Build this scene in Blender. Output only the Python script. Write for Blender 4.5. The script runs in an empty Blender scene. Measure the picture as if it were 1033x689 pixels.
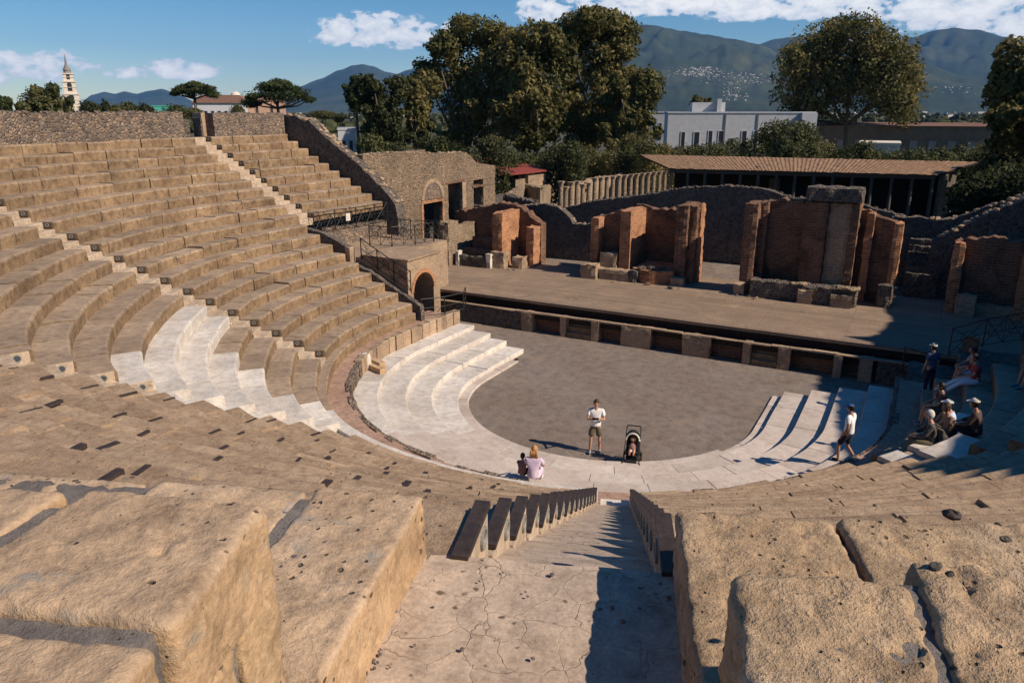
import bpy, bmesh, math, random
from mathutils import Vector, Matrix, noise, Quaternion
random.seed(7)
PI = math.pi
R = math.radians
SC = bpy.context.scene
COL = SC.collection

# ------------------------------------------------------------------ survey frame
# metres; origin = centre of the orchestra, +Y towards the stage, +X along the stage
CAM = Vector((9.12, -24.18, 10.2)); YAW = R(28.52); PITCH = R(17.01); FPX = 760.0
FW = Vector((-math.sin(YAW), math.cos(YAW))); RG = Vector((math.cos(YAW), math.sin(YAW)))
SUN_EL, SUN_AZ = R(38.8), R(2.0)

def ray(x, y):
    dx = (x - 516.5) / FPX; dy = -(y - 344.5) / FPX
    f = math.cos(PITCH) + dy * math.sin(PITCH); z = -math.sin(PITCH) + dy * math.cos(PITCH)
    h = RG * dx + FW * f
    return Vector((h.x, h.y, z))
def at_z(x, y, z):
    d = ray(x, y); return CAM + d * ((z - CAM.z) / d.z)
def at_d(x, y, dist):
    d = ray(x, y); return CAM + d * (dist / math.hypot(d.x, d.y))
def at_Y(x, y, Y):
    d = ray(x, y); return CAM + d * ((Y - CAM.y) / d.y)

# ------------------------------------------------------------------ mesh helpers
class MB:
    def __init__(s): s.v = []; s.f = []; s.t = []; s.m = []; s.tint = 0.0; s.mi = 0
    def add(s, vs, fs):
        b = len(s.v); s.v += [tuple(v) for v in vs]
        for f in fs:
            s.f.append(tuple(b + i for i in f)); s.t.append(s.tint); s.m.append(s.mi)
        return s
    def box(s, x0, x1, y0, y1, z0, z1, jag=0.0):
        j = lambda: random.uniform(-jag, jag)
        vs = [(x0+j(), y0+j(), z0), (x1+j(), y0+j(), z0), (x1+j(), y1+j(), z0), (x0+j(), y1+j(), z0),
              (x0+j(), y0+j(), z1+j()), (x1+j(), y0+j(), z1+j()), (x1+j(), y1+j(), z1+j()), (x0+j(), y1+j(), z1+j())]
        return s.add(vs, [(3,2,1,0),(4,5,6,7),(0,1,5,4),(1,2,6,5),(2,3,7,6),(3,0,4,7)])
    def rbox(s, x0, x1, y0, y1, z0, z1, res=.16, amp=.022):
        """weathered masonry block: gridded box, uneven faces, worn arrises"""
        nx, ny, nz = (max(1, min(40, int(d/res))) for d in (x1-x0, y1-y0, z1-z0)); ix = {}; vs = []; fs = []
        def V_(i, j, k):
            if (i, j, k) in ix: return ix[i, j, k]
            p = Vector((x0+(x1-x0)*i/nx, y0+(y1-y0)*j/ny, z0+(z1-z0)*k/nz))
            e = (i in (0, nx)) + (j in (0, ny)) + (k == nz)
            d = noise.noise_vector(p*2.7)*amp + noise.noise_vector(p*9)*amp*.7
            if e > 1:
                c_ = Vector(((x0+x1)/2, (y0+y1)/2, p.z - (.3 if k == nz else 0))); d += (c_-p).normalized()*random.uniform(0, amp*1.6)
            if k == nz: d.z += random.uniform(-1.3, .6)*amp
            ix[i, j, k] = len(vs); vs.append(p+d); return ix[i, j, k]
        for i in range(nx):
            for j in range(ny): fs += [(V_(i, j, nz), V_(i+1, j, nz), V_(i+1, j+1, nz), V_(i, j+1, nz)), (V_(i, j+1, 0), V_(i+1, j+1, 0), V_(i+1, j, 0), V_(i, j, 0))]
        for i in range(nx):
            for k in range(nz): fs += [(V_(i, 0, k), V_(i+1, 0, k), V_(i+1, 0, k+1), V_(i, 0, k+1)), (V_(i+1, ny, k), V_(i, ny, k), V_(i, ny, k+1), V_(i+1, ny, k+1))]
        for j in range(ny):
            for k in range(nz): fs += [(V_(0, j+1, k), V_(0, j, k), V_(0, j, k+1), V_(0, j+1, k+1)), (V_(nx, j, k), V_(nx, j+1, k), V_(nx, j+1, k+1), V_(nx, j, k+1))]
        return s.add(vs, fs)
    def obox(s, c, ax, ay, hx, hy, z0, z1):
        ax = Vector(ax).normalized(); ay = Vector(ay).normalized(); c = Vector(c)
        p = [c - ax*hx - ay*hy, c + ax*hx - ay*hy, c + ax*hx + ay*hy, c - ax*hx + ay*hy]
        vs = [(q.x, q.y, z0) for q in p] + [(q.x, q.y, z1) for q in p]
        return s.add(vs, [(3,2,1,0),(4,5,6,7),(0,1,5,4),(1,2,6,5),(2,3,7,6),(3,0,4,7)])
    def prism(s, poly, z0, z1):
        n = len(poly)
        vs = [(p[0], p[1], z0) for p in poly] + [(p[0], p[1], z1) for p in poly]
        return s.add(vs, [tuple(range(n-1, -1, -1)), tuple(range(n, 2*n))] + [(i, (i+1) % n, n+(i+1) % n, n+i) for i in range(n)])
    def extr(s, poly3, vec):
        n = len(poly3); vec = Vector(vec)
        vs = [Vector(p) for p in poly3] + [Vector(p) + vec for p in poly3]
        return s.add(vs, [tuple(range(n-1, -1, -1)), tuple(range(n, 2*n))] + [(i, (i+1) % n, n+(i+1) % n, n+i) for i in range(n)])
    def tube(s, pts, r, n=8, cap=True):
        pts = [Vector(p) for p in pts]; rs = r if isinstance(r, (list, tuple)) else [r]*len(pts)
        rings = []
        for i, p in enumerate(pts):
            d = (pts[min(i+1, len(pts)-1)] - pts[max(i-1, 0)]).normalized()
            a = d.cross(Vector((0, 0, 1)) if abs(d.z) < .9 else Vector((1, 0, 0))).normalized(); b = d.cross(a)
            rings += [p + (a*math.cos(2*PI*k/n) + b*math.sin(2*PI*k/n))*rs[i] for k in range(n)]
        fs = [(i*n+k, i*n+(k+1) % n, (i+1)*n+(k+1) % n, (i+1)*n+k) for i in range(len(pts)-1) for k in range(n)]
        if cap: fs += [tuple(range(n-1, -1, -1)), tuple(range((len(pts)-1)*n, len(pts)*n))]
        return s.add(rings, fs)
    def lathe(s, c, prof, n=12):
        c = Vector(c); vs = []
        for r, z in prof: vs += [c + Vector((r*math.cos(2*PI*k/n), r*math.sin(2*PI*k/n), z)) for k in range(n)]
        m = len(prof)
        fs = [(i*n+k, i*n+(k+1) % n, (i+1)*n+(k+1) % n, (i+1)*n+k) for i in range(m-1) for k in range(n)]
        fs += [tuple(range(n-1, -1, -1)), tuple(range((m-1)*n, m*n))]
        return s.add(vs, fs)
    def ball(s, c, rx, ry, rz, nu=12, nv=8, rot=None, jit=0):
        c = Vector(c); vs = []
        for j in range(nv+1):
            ph = PI*j/nv
            for i in range(nu):
                th = 2*PI*i/nu
                p = Vector((rx*math.sin(ph)*math.cos(th), ry*math.sin(ph)*math.sin(th), rz*math.cos(ph)))
                if jit: p *= 1 + random.uniform(-jit, jit)
                if rot: p = rot @ p
                vs.append(c + p)
        fs = [(j*nu+i, (j+1)*nu+i, (j+1)*nu+(i+1) % nu, j*nu+(i+1) % nu) for j in range(nv) for i in range(nu)]
        return s.add(vs, fs)
    def build(s, name, mat, parent=None, smooth=False, uv=True, angle=None):
        me = bpy.data.meshes.new(name); me.from_pydata(s.v, [], s.f); me.update()
        mats = mat if isinstance(mat, (list, tuple)) else [mat]
        for m in mats: me.materials.append(m)
        if len(mats) > 1: me.polygons.foreach_set('material_index', s.m)
        a = me.attributes.new('tint', 'FLOAT', 'FACE'); a.data.foreach_set('value', s.t)
        if uv:
            l = me.uv_layers.new(name='UVMap'); buf = [0.0]*(2*len(me.loops))
            for p in me.polygons:
                nx, ny, nz = abs(p.normal.x), abs(p.normal.y), abs(p.normal.z)
                for li in p.loop_indices:
                    v = me.vertices[me.loops[li].vertex_index].co
                    if nz > .75: q = (v.x, v.y)
                    elif nx > ny: q = (v.y + .5*v.x, v.z)
                    else: q = (v.x + .5*v.y, v.z)
                    buf[2*li], buf[2*li+1] = q
            l.data.foreach_set('uv', buf)
        if smooth:
            me.polygons.foreach_set('use_smooth', [True]*len(me.polygons))
            if angle:
                try: me.set_sharp_from_angle(angle=R(angle))
                except Exception: pass
        o = bpy.data.objects.new(name, me); COL.objects.link(o)
        if parent: o.parent = parent
        return o
def tag(o, label=None, cat=None, group=None, kind=None):
    if label: o['label'] = label
    if cat: o['category'] = cat
    if group: o['group'] = group
    if kind: o['kind'] = kind
    return o
def thing(name, label, cat, loc=(0, 0, 0), rz=0.0, group=None):
    o = bpy.data.objects.new(name, None); COL.objects.link(o); o.empty_display_size = .2
    o.location = loc; o.rotation_euler = (0, 0, rz)
    return tag(o, label, cat, group)
def world_thing(name, label, cat, loc, group=None):
    """Empty at the thing's base whose parts are modelled in world coordinates."""
    return thing(name, label, cat, loc, 0, group)
def put(mb, name, mat, par, **k):
    """build a part given in world coordinates under a thing that sits at par.location (no rotation)"""
    L = par.location
    mb.v = [(v[0]-L.x, v[1]-L.y, v[2]-L.z) for v in mb.v]
    return mb.build(name, mat, par, **k)
def clone(o, parent=None):
    c = o.copy(); COL.objects.link(c)
    if parent: c.parent = parent
    for ch in list(o.children): clone(ch, c)
    return c
def fbm(p, o=4): return noise.fractal(p, 1.0, 2.0, o, noise_basis='PERLIN_ORIGINAL')

# ------------------------------------------------------------------ materials
MATS = {}
def newmat(name):
    m = bpy.data.materials.new(name); m.use_nodes = True; nt = m.node_tree
    b = nt.nodes['Principled BSDF']; b.inputs['Specular IOR Level'].default_value = .25
    MATS[name] = m
    return m, nt, b
def N(nt, t, **k):
    n = nt.nodes.new(t)
    for a, v in k.items():
        if a.startswith('i_'):
            key = a[2:].replace('_', ' ')
            n.inputs[key].default_value = v
        else: setattr(n, a, v)
    return n
def mixc(nt, fac, a, b, mode='MIX'):
    n = nt.nodes.new('ShaderNodeMix'); n.data_type = 'RGBA'; n.blend_type = mode
    for i, v in ((0, fac), (6, a), (7, b)):
        if hasattr(v, 'type') and hasattr(v, 'node'): nt.links.new(v, n.inputs[i])
        elif i == 0: n.inputs[0].default_value = v
        else: n.inputs[i].default_value = (*v, 1) if len(v) == 3 else v
    return n.outputs[2]
def ramp(nt, src, stops):
    n = nt.nodes.new('ShaderNodeValToRGB'); e = n.color_ramp.elements
    e[0].position, e[0].color = stops[0][0], (*stops[0][1], 1)
    e[1].position, e[1].color = stops[-1][0], (*stops[-1][1], 1)
    for p, c in stops[1:-1]:
        q = e.new(p); q.color = (*c, 1)
    nt.links.new(src, n.inputs[0]); return n.outputs[0]
def coords(nt, kind='Object'):
    return nt.nodes.new('ShaderNodeTexCoord').outputs[kind]
def wpos(nt): return nt.nodes.new('ShaderNodeNewGeometry').outputs['Position']
def noise_tex(nt, co, scale, det=5, rough=.6, dist=0.0):
    n = N(nt, 'ShaderNodeTexNoise'); n.inputs['Scale'].default_value = scale; n.inputs['Detail'].default_value = det
    n.inputs['Roughness'].default_value = rough; n.inputs['Distortion'].default_value = dist
    if co is not None: nt.links.new(co, n.inputs['Vector'])
    return n.outputs['Fac']
def bump(nt, b, h, strength=.5, dist=.02, prev=None):
    n = N(nt, 'ShaderNodeBump'); n.inputs['Strength'].default_value = strength; n.inputs['Distance'].default_value = dist
    nt.links.new(h, n.inputs['Height'])
    if prev is not None: nt.links.new(prev, n.inputs['Normal'])
    nt.links.new(n.outputs[0], b.inputs['Normal']); return n.outputs[0]
def tinted(nt, col, amt=.5):
    a = N(nt, 'ShaderNodeAttribute', attribute_name='tint')
    m = N(nt, 'ShaderNodeMath', operation='MULTIPLY_ADD'); nt.links.new(a.outputs['Fac'], m.inputs[0])
    m.inputs[1].default_value = amt; m.inputs[2].default_value = 1.0
    v = N(nt, 'ShaderNodeVectorMath', operation='SCALE'); nt.links.new(col, v.inputs[0]); nt.links.new(m.outputs[0], v.inputs['Scale'])
    return v.outputs[0]

def stone(name, c1, c2, c3, scale=1.0, bmp=.5, pits=.0, rough=.92, spots=None, amt=.5, bd=.02, con=.75, pscale=9, tread=None, side=None):
    m, nt, b = newmat(name); co = wpos(nt)
    big = noise_tex(nt, co, .9*scale, 4, .6, .6); med = noise_tex(nt, co, 5*scale, 6, .7); fine = noise_tex(nt, co, 38*scale, 4, .7)
    c = ramp(nt, big, [(.32, c1), (.52, c2), (.70, c3)])
    c = mixc(nt, con, c, ramp(nt, med, [(.30, (.42, .40, .38)), (.5, (.9, .9, .9)), (.72, (1.25, 1.22, 1.15))]), 'MULTIPLY')
    c = mixc(nt, .6, c, ramp(nt, fine, [(.3, (.6, .6, .6)), (.7, (1.3, 1.3, 1.3))]), 'MULTIPLY')
    if spots:
        sp = noise_tex(nt, co, spots[1], 5, .75, .3)
        r_ = ramp(nt, sp, [(spots[2], (0, 0, 0)), (spots[2]+.08, (1, 1, 1))])
        c = mixc(nt, r_, c, spots[0])
    h = N(nt, 'ShaderNodeMath', operation='MULTIPLY_ADD'); nt.links.new(fine, h.inputs[0]); h.inputs[1].default_value = .45; nt.links.new(med, h.inputs[2])
    grit = noise_tex(nt, co, 110*scale, 3, .7); h2 = N(nt, 'ShaderNodeMath', operation='MULTIPLY_ADD'); nt.links.new(grit, h2.inputs[0]); h2.inputs[1].default_value = .22; nt.links.new(h.outputs[0], h2.inputs[2])
    hh = h2.outputs[0]
    if pits:
        vo = N(nt, 'ShaderNodeTexVoronoi'); vo.inputs['Scale'].default_value = pscale*scale; vo.inputs['Randomness'].default_value = 1
        ds = N(nt, 'ShaderNodeVectorMath', operation='ADD'); nn = N(nt, 'ShaderNodeTexNoise'); nn.inputs['Scale'].default_value = 14*scale
        sc_ = N(nt, 'ShaderNodeVectorMath', operation='SCALE'); sc_.inputs['Scale'].default_value = .55/(pscale*scale)
        nt.links.new(co, nn.inputs['Vector']); nt.links.new(nn.outputs['Color'], sc_.inputs[0])
        nt.links.new(co, ds.inputs[0]); nt.links.new(sc_.outputs[0], ds.inputs[1]); nt.links.new(ds.outputs[0], vo.inputs['Vector'])
        g = noise_tex(nt, co, 2.2*scale, 3, .6)
        thr = N(nt, 'ShaderNodeMapRange'); thr.inputs[1].default_value = .40; thr.inputs[2].default_value = .72; thr.inputs[3].default_value = .05; thr.inputs[4].default_value = .34
        nt.links.new(g, thr.inputs[0])
        lt = N(nt, 'ShaderNodeMath', operation='SUBTRACT'); nt.links.new(thr.outputs[0], lt.inputs[0]); nt.links.new(vo.outputs['Distance'], lt.inputs[1])
        cl = N(nt, 'ShaderNodeMath', operation='MULTIPLY'); cl.use_clamp = True; cl.inputs[1].default_value = 9; nt.links.new(lt.outputs[0], cl.inputs[0])
        c = mixc(nt, cl.outputs[0], c, (.13*1, .095, .065))
        sb = N(nt, 'ShaderNodeMath', operation='MULTIPLY_ADD'); nt.links.new(cl.outputs[0], sb.inputs[0]); sb.inputs[1].default_value = -pits; nt.links.new(hh, sb.inputs[2]); hh = sb.outputs[0]
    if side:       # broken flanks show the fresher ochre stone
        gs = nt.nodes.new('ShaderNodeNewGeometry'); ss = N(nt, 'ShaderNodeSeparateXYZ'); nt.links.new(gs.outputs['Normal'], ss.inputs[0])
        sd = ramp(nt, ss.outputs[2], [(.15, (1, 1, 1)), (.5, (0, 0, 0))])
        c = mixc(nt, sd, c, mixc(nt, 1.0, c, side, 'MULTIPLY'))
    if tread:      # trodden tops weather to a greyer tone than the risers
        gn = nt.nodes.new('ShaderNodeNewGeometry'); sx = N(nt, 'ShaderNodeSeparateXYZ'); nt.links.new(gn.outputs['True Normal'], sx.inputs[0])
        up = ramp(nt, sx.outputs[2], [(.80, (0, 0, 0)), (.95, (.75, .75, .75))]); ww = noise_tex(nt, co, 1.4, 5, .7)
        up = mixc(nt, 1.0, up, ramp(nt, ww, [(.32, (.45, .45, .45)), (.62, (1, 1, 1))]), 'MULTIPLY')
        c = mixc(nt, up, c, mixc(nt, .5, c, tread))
    nt.links.new(tinted(nt, c, amt), b.inputs['Base Color']); b.inputs['Roughness'].default_value = rough
    bump(nt, b, hh, bmp, bd)
    return m

def rubble(name, cols, mortar, scale=5.5, bmp=1.0, bd=.05):
    m, nt, b = newmat(name); co = wpos(nt)
    nn = N(nt, 'ShaderNodeTexNoise'); nn.inputs['Scale'].default_value = 5; nt.links.new(co, nn.inputs['Vector'])
    sc_ = N(nt, 'ShaderNodeVectorMath', operation='SCALE'); sc_.inputs['Scale'].default_value = .09; nt.links.new(nn.outputs['Color'], sc_.inputs[0])
    ad = N(nt, 'ShaderNodeVectorMath', operation='ADD'); nt.links.new(co, ad.inputs[0]); nt.links.new(sc_.outputs[0], ad.inputs[1])
    v1 = N(nt, 'ShaderNodeTexVoronoi'); v1.inputs['Scale'].default_value = scale; nt.links.new(ad.outputs[0], v1.inputs['Vector'])
    v2 = N(nt, 'ShaderNodeTexVoronoi', feature='DISTANCE_TO_EDGE'); v2.inputs['Scale'].default_value = scale; nt.links.new(ad.outputs[0], v2.inputs['Vector'])
    wn = N(nt, 'ShaderNodeTexWhiteNoise', noise_dimensions='3D'); nt.links.new(v1.outputs['Color'], wn.inputs['Vector'])
    n = len(cols); c = ramp(nt, wn.outputs['Value'], [(i/(n-1)*.9, q) for i, q in enumerate(cols)])
    f = noise_tex(nt, co, 26, 4, .7)
    c = mixc(nt, .6, c, ramp(nt, f, [(.3, (.6, .6, .6)), (.7, (1.35, 1.35, 1.35))]), 'MULTIPLY')
    big = noise_tex(nt, co, .6, 4, .65)
    c = mixc(nt, .7, c, ramp(nt, big, [(.35, (.6, .58, .56)), (.62, (1.15, 1.1, 1.05))]), 'MULTIPLY')
    e = ramp(nt, v2.outputs['Distance'], [(.02, (1, 1, 1)), (.11, (0, 0, 0))])
    c = mixc(nt, e, c, mortar)
    nt.links.new(tinted(nt, c), b.inputs['Base Color']); b.inputs['Roughness'].default_value = .95
    h = N(nt, 'ShaderNodeMapRange'); h.inputs[2].default_value = .25; nt.links.new(v2.outputs['Distance'], h.inputs[0])
    a = N(nt, 'ShaderNodeMath', operation='MULTIPLY_ADD'); nt.links.new(f, a.inputs[0]); a.inputs[1].default_value = .4; nt.links.new(h.outputs[0], a.inputs[2])
    bump(nt, b, a.outputs[0], bmp, bd)
    return m

def brick(name, c1, c2, mortar, w=.3, h=.085, stain=(.5, .47, .45), bmp=.6, mort=.014, streak=True):
    m, nt, b = newmat(name); uv = coords(nt, 'UV'); co = wpos(nt)
    nn = N(nt, 'ShaderNodeTexNoise'); nn.inputs['Scale'].default_value = 3; nt.links.new(co, nn.inputs['Vector'])
    sc_ = N(nt, 'ShaderNodeVectorMath', operation='SCALE'); sc_.inputs['Scale'].default_value = .05; nt.links.new(nn.outputs['Color'], sc_.inputs[0])
    ad = N(nt, 'ShaderNodeVectorMath', operation='ADD'); nt.links.new(uv, ad.inputs[0]); nt.links.new(sc_.outputs[0], ad.inputs[1])
    br = N(nt, 'ShaderNodeTexBrick'); nt.links.new(ad.outputs[0], br.inputs['Vector'])
    br.inputs['Color1'].default_value = (*c1, 1); br.inputs['Color2'].default_value = (*c2, 1); br.inputs['Mortar'].default_value = (*mortar, 1)
    br.inputs['Scale'].default_value = 1; br.inputs['Brick Width'].default_value = w; br.inputs['Row Height'].default_value = h
    br.inputs['Mortar Size'].default_value = mort; br.inputs['Mortar Smooth'].default_value = .3; br.inputs['Bias'].default_value = 0
    c = br.outputs['Color']
    big = noise_tex(nt, co, .9, 6, .7, .5); f = noise_tex(nt, co, 14, 5, .75)
    c = mixc(nt, .85, c, ramp(nt, big, [(.30, stain), (.5, (.95, .93, .9)), (.7, (1.25, 1.2, 1.1))]), 'MULTIPLY')
    c = mixc(nt, .7, c, ramp(nt, f, [(.3, (.5, .5, .5)), (.7, (1.4, 1.38, 1.35))]), 'MULTIPLY')
    pl = noise_tex(nt, co, 1.6, 6, .7, .8)
    c = mixc(nt, ramp(nt, pl, [(.60, (0, 0, 0)), (.68, (.8, .8, .8))]), c, (mortar[0]*.9, mortar[1]*.9, mortar[2]*.9))
    nt.links.new(tinted(nt, c), b.inputs['Base Color']); b.inputs['Roughness'].default_value = .93
    a = N(nt, 'ShaderNodeMath', operation='MULTIPLY_ADD'); nt.links.new(f, a.inputs[0]); a.inputs[1].default_value = .8
    iv = N(nt, 'ShaderNodeMath', operation='SUBTRACT'); iv.inputs[0].default_value = 1; nt.links.new(br.outputs['Fac'], iv.inputs[1]); nt.links.new(iv.outputs[0], a.inputs[2])
    bump(nt, b, a.outputs[0], bmp, .025)
    return m

def plain(name, c, rough=.7, var=.25, scale=9, metal=0.0, bmp=.15, spec=.3):
    m, nt, b = newmat(name); co = coords(nt, 'Object')
    f = noise_tex(nt, co, scale, 5, .65)
    rgb = N(nt, 'ShaderNodeRGB'); rgb.outputs[0].default_value = (*c, 1)
    k = mixc(nt, 1.0, rgb.outputs[0], ramp(nt, f, [(.3, (1-var,)*3), (.7, (1+var,)*3)]), 'MULTIPLY')
    nt.links.new(tinted(nt, k), b.inputs['Base Color']); b.inputs['Roughness'].default_value = rough; b.inputs['Metallic'].default_value = metal
    b.inputs['Specular IOR Level'].default_value = spec
    if bmp: bump(nt, b, f, bmp, .01)
    return m

def leaf(name, c1, c2, c3):
    m = bpy.data.materials.new(name); m.use_nodes = True; nt = m.node_tree; nt.nodes.clear(); MATS[name] = m
    out = N(nt, 'ShaderNodeOutputMaterial'); a = N(nt, 'ShaderNodeAttribute', attribute_name='tint')
    c = ramp(nt, a.outputs['Fac'], [(0, c1), (.5, c2), (1, c3)])
    d = N(nt, 'ShaderNodeBsdfPrincipled'); t = N(nt, 'ShaderNodeBsdfTranslucent'); mx = N(nt, 'ShaderNodeMixShader'); mx.inputs[0].default_value = .35
    d.inputs['Roughness'].default_value = .6; d.inputs['Specular IOR Level'].default_value = .2
    nt.links.new(c, d.inputs['Base Color']); nt.links.new(c, t.inputs['Color'])
    nt.links.new(d.outputs[0], mx.inputs[1]); nt.links.new(t.outputs[0], mx.inputs[2]); nt.links.new(mx.outputs[0], out.inputs[0])
    return m

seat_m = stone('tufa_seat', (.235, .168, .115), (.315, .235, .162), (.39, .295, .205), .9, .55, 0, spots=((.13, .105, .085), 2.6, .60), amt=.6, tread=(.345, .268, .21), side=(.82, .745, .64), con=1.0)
near_m = stone('tufa_near', (.32, .22, .145), (.40, .285, .19), (.48, .355, .245), 1.5, .9, .7, amt=.5, bd=.025, spots=((.22, .17, .13), 5.5, .60), con=.7)
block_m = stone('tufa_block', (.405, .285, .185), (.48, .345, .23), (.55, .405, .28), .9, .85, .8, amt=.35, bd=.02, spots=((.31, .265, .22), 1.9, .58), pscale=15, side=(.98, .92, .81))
pit_m = stone('pitted_tufa_block', (.39, .27, .165), (.455, .325, .205), (.52, .385, .255), 1.0, 1.0, 1.6, amt=.35, bd=.03, spots=((.17, .12, .08), 16, .60), pscale=17)
mortar_m = stone('grey_mortar', (.16, .14, .13), (.205, .18, .165), (.25, .22, .20), 2.5, .9, .3)
marble_m = stone('white_marble', (.53, .475, .42), (.61, .56, .505), (.66, .62, .575), .8, .2, 0, rough=.6, amt=.5, spots=((.45, .36, .28), 2.6, .60), con=.55)
pmarble_m = stone('pink_marble', (.46, .385, .33), (.53, .455, .40), (.58, .515, .46), 1.1, .3, 0, rough=.7, amt=.5, spots=((.36, .27, .21), 2.4, .62), con=.35)
edge_m = stone('ochre_riser', (.42, .27, .15), (.47, .32, .19), (.52, .38, .25), 1.2, .4, 0)
walk_m = stone('cocciopesto', (.34, .215, .16), (.38, .25, .19), (.42, .285, .22), 1.1, .4, 0, spots=((.28, .21, .17), 3, .62))
gravel_m = stone('orchestra_gravel', (.205, .158, .13), (.222, .18, .153), (.235, .20, .177), .5, 1.0, 0, bd=.045, spots=((.24, .188, .15), .5, .56), con=.65)
rubble_m = rubble('grey_rubble', [(.085, .07, .065), (.20, .155, .13), (.29, .205, .14), (.12, .095, .088), (.36, .27, .19), (.16, .13, .12)], (.22, .175, .135), 7.0)
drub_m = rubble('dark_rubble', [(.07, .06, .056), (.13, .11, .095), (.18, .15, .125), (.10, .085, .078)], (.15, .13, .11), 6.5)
ocr_m = rubble('ochre_rubble', [(.24, .18, .13), (.34, .26, .18), (.30, .21, .14), (.40, .31, .22)], (.36, .28, .20), 8.0)
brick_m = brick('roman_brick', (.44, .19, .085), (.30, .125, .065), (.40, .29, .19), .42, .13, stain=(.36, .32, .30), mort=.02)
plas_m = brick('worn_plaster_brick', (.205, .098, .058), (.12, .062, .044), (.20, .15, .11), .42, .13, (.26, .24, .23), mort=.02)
bare_m = brick('bare_block_masonry', (.36, .265, .185), (.30, .215, .15), (.40, .32, .24), .42, .16, (.55, .52, .5))
wood_m = brick('stage_boards', (.31, .235, .175), (.235, .176, .132), (.12, .085, .062), 7.0, .15, (.82, .80, .78), .3, .016)
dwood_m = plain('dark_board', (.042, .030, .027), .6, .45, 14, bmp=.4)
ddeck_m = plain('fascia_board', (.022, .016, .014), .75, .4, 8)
iron_m = plain('black_iron', (.018, .018, .02), .5, .2, 20, .0)
steel_m = plain('grey_steel', (.25, .25, .25), .4, .2, 20, .7)
ring_m = plain('lamp_ring', (.30, .29, .26), .5, .2, 30, .3)
glass_m = plain('lamp_glass', (.05, .065, .085), .12, .1, 10, 0, 0, .5)
stair_m = stone('stair_mortar', (.42, .325, .235), (.47, .37, .275), (.51, .41, .315), 1.3, .45, .15, amt=.4, bd=.015)
tile_m = None
trunk_m = stone('bark', (.09, .07, .055), (.12, .095, .075), (.15, .12, .095), 2, .8)
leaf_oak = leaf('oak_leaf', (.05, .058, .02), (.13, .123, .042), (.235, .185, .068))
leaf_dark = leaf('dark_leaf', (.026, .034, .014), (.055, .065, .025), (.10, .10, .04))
leaf_pine = leaf('pine_leaf', (.02, .03, .011), (.05, .068, .022), (.10, .115, .04))
leaf_bush = leaf('bush_leaf', (.035, .045, .016), (.08, .088, .032), (.15, .14, .055))

# stage roof tiles
def make_tile():
    m, nt, b = newmat('roof_tile'); uv = coords(nt, 'UV'); co = wpos(nt)
    br = N(nt, 'ShaderNodeTexBrick'); nt.links.new(uv, br.inputs['Vector'])
    br.offset = 0.0
    br.inputs['Color1'].default_value = (.29, .18, .108, 1); br.inputs['Color2'].default_value = (.22, .135, .085, 1); br.inputs['Mortar'].default_value = (.15, .095, .065, 1)
    br.inputs['Scale'].default_value = 1; br.inputs['Brick Width'].default_value = .30; br.inputs['Row Height'].default_value = .42; br.inputs['Mortar Size'].default_value = .03
    f = noise_tex(nt, co, 2.5, 5, .7)
    c = mixc(nt, .8, br.outputs['Color'], ramp(nt, f, [(.3, (.6, .6, .6)), (.7, (1.35, 1.3, 1.2))]), 'MULTIPLY')
    nt.links.new(c, b.inputs['Base Color']); b.inputs['Roughness'].default_value = .9
    sx = N(nt, 'ShaderNodeSeparateXYZ'); nt.links.new(uv, sx.inputs[0])
    s = N(nt, 'ShaderNodeMath', operation='MULTIPLY'); s.inputs[1].default_value = 2*PI/.30; nt.links.new(sx.outputs[0], s.inputs[0])
    w = N(nt, 'ShaderNodeMath', operation='SINE'); nt.links.new(s.outputs[0], w.inputs[0])
    bump(nt, b, w.outputs[0], .4, .04)
    return m
tile_m = make_tile()

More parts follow.
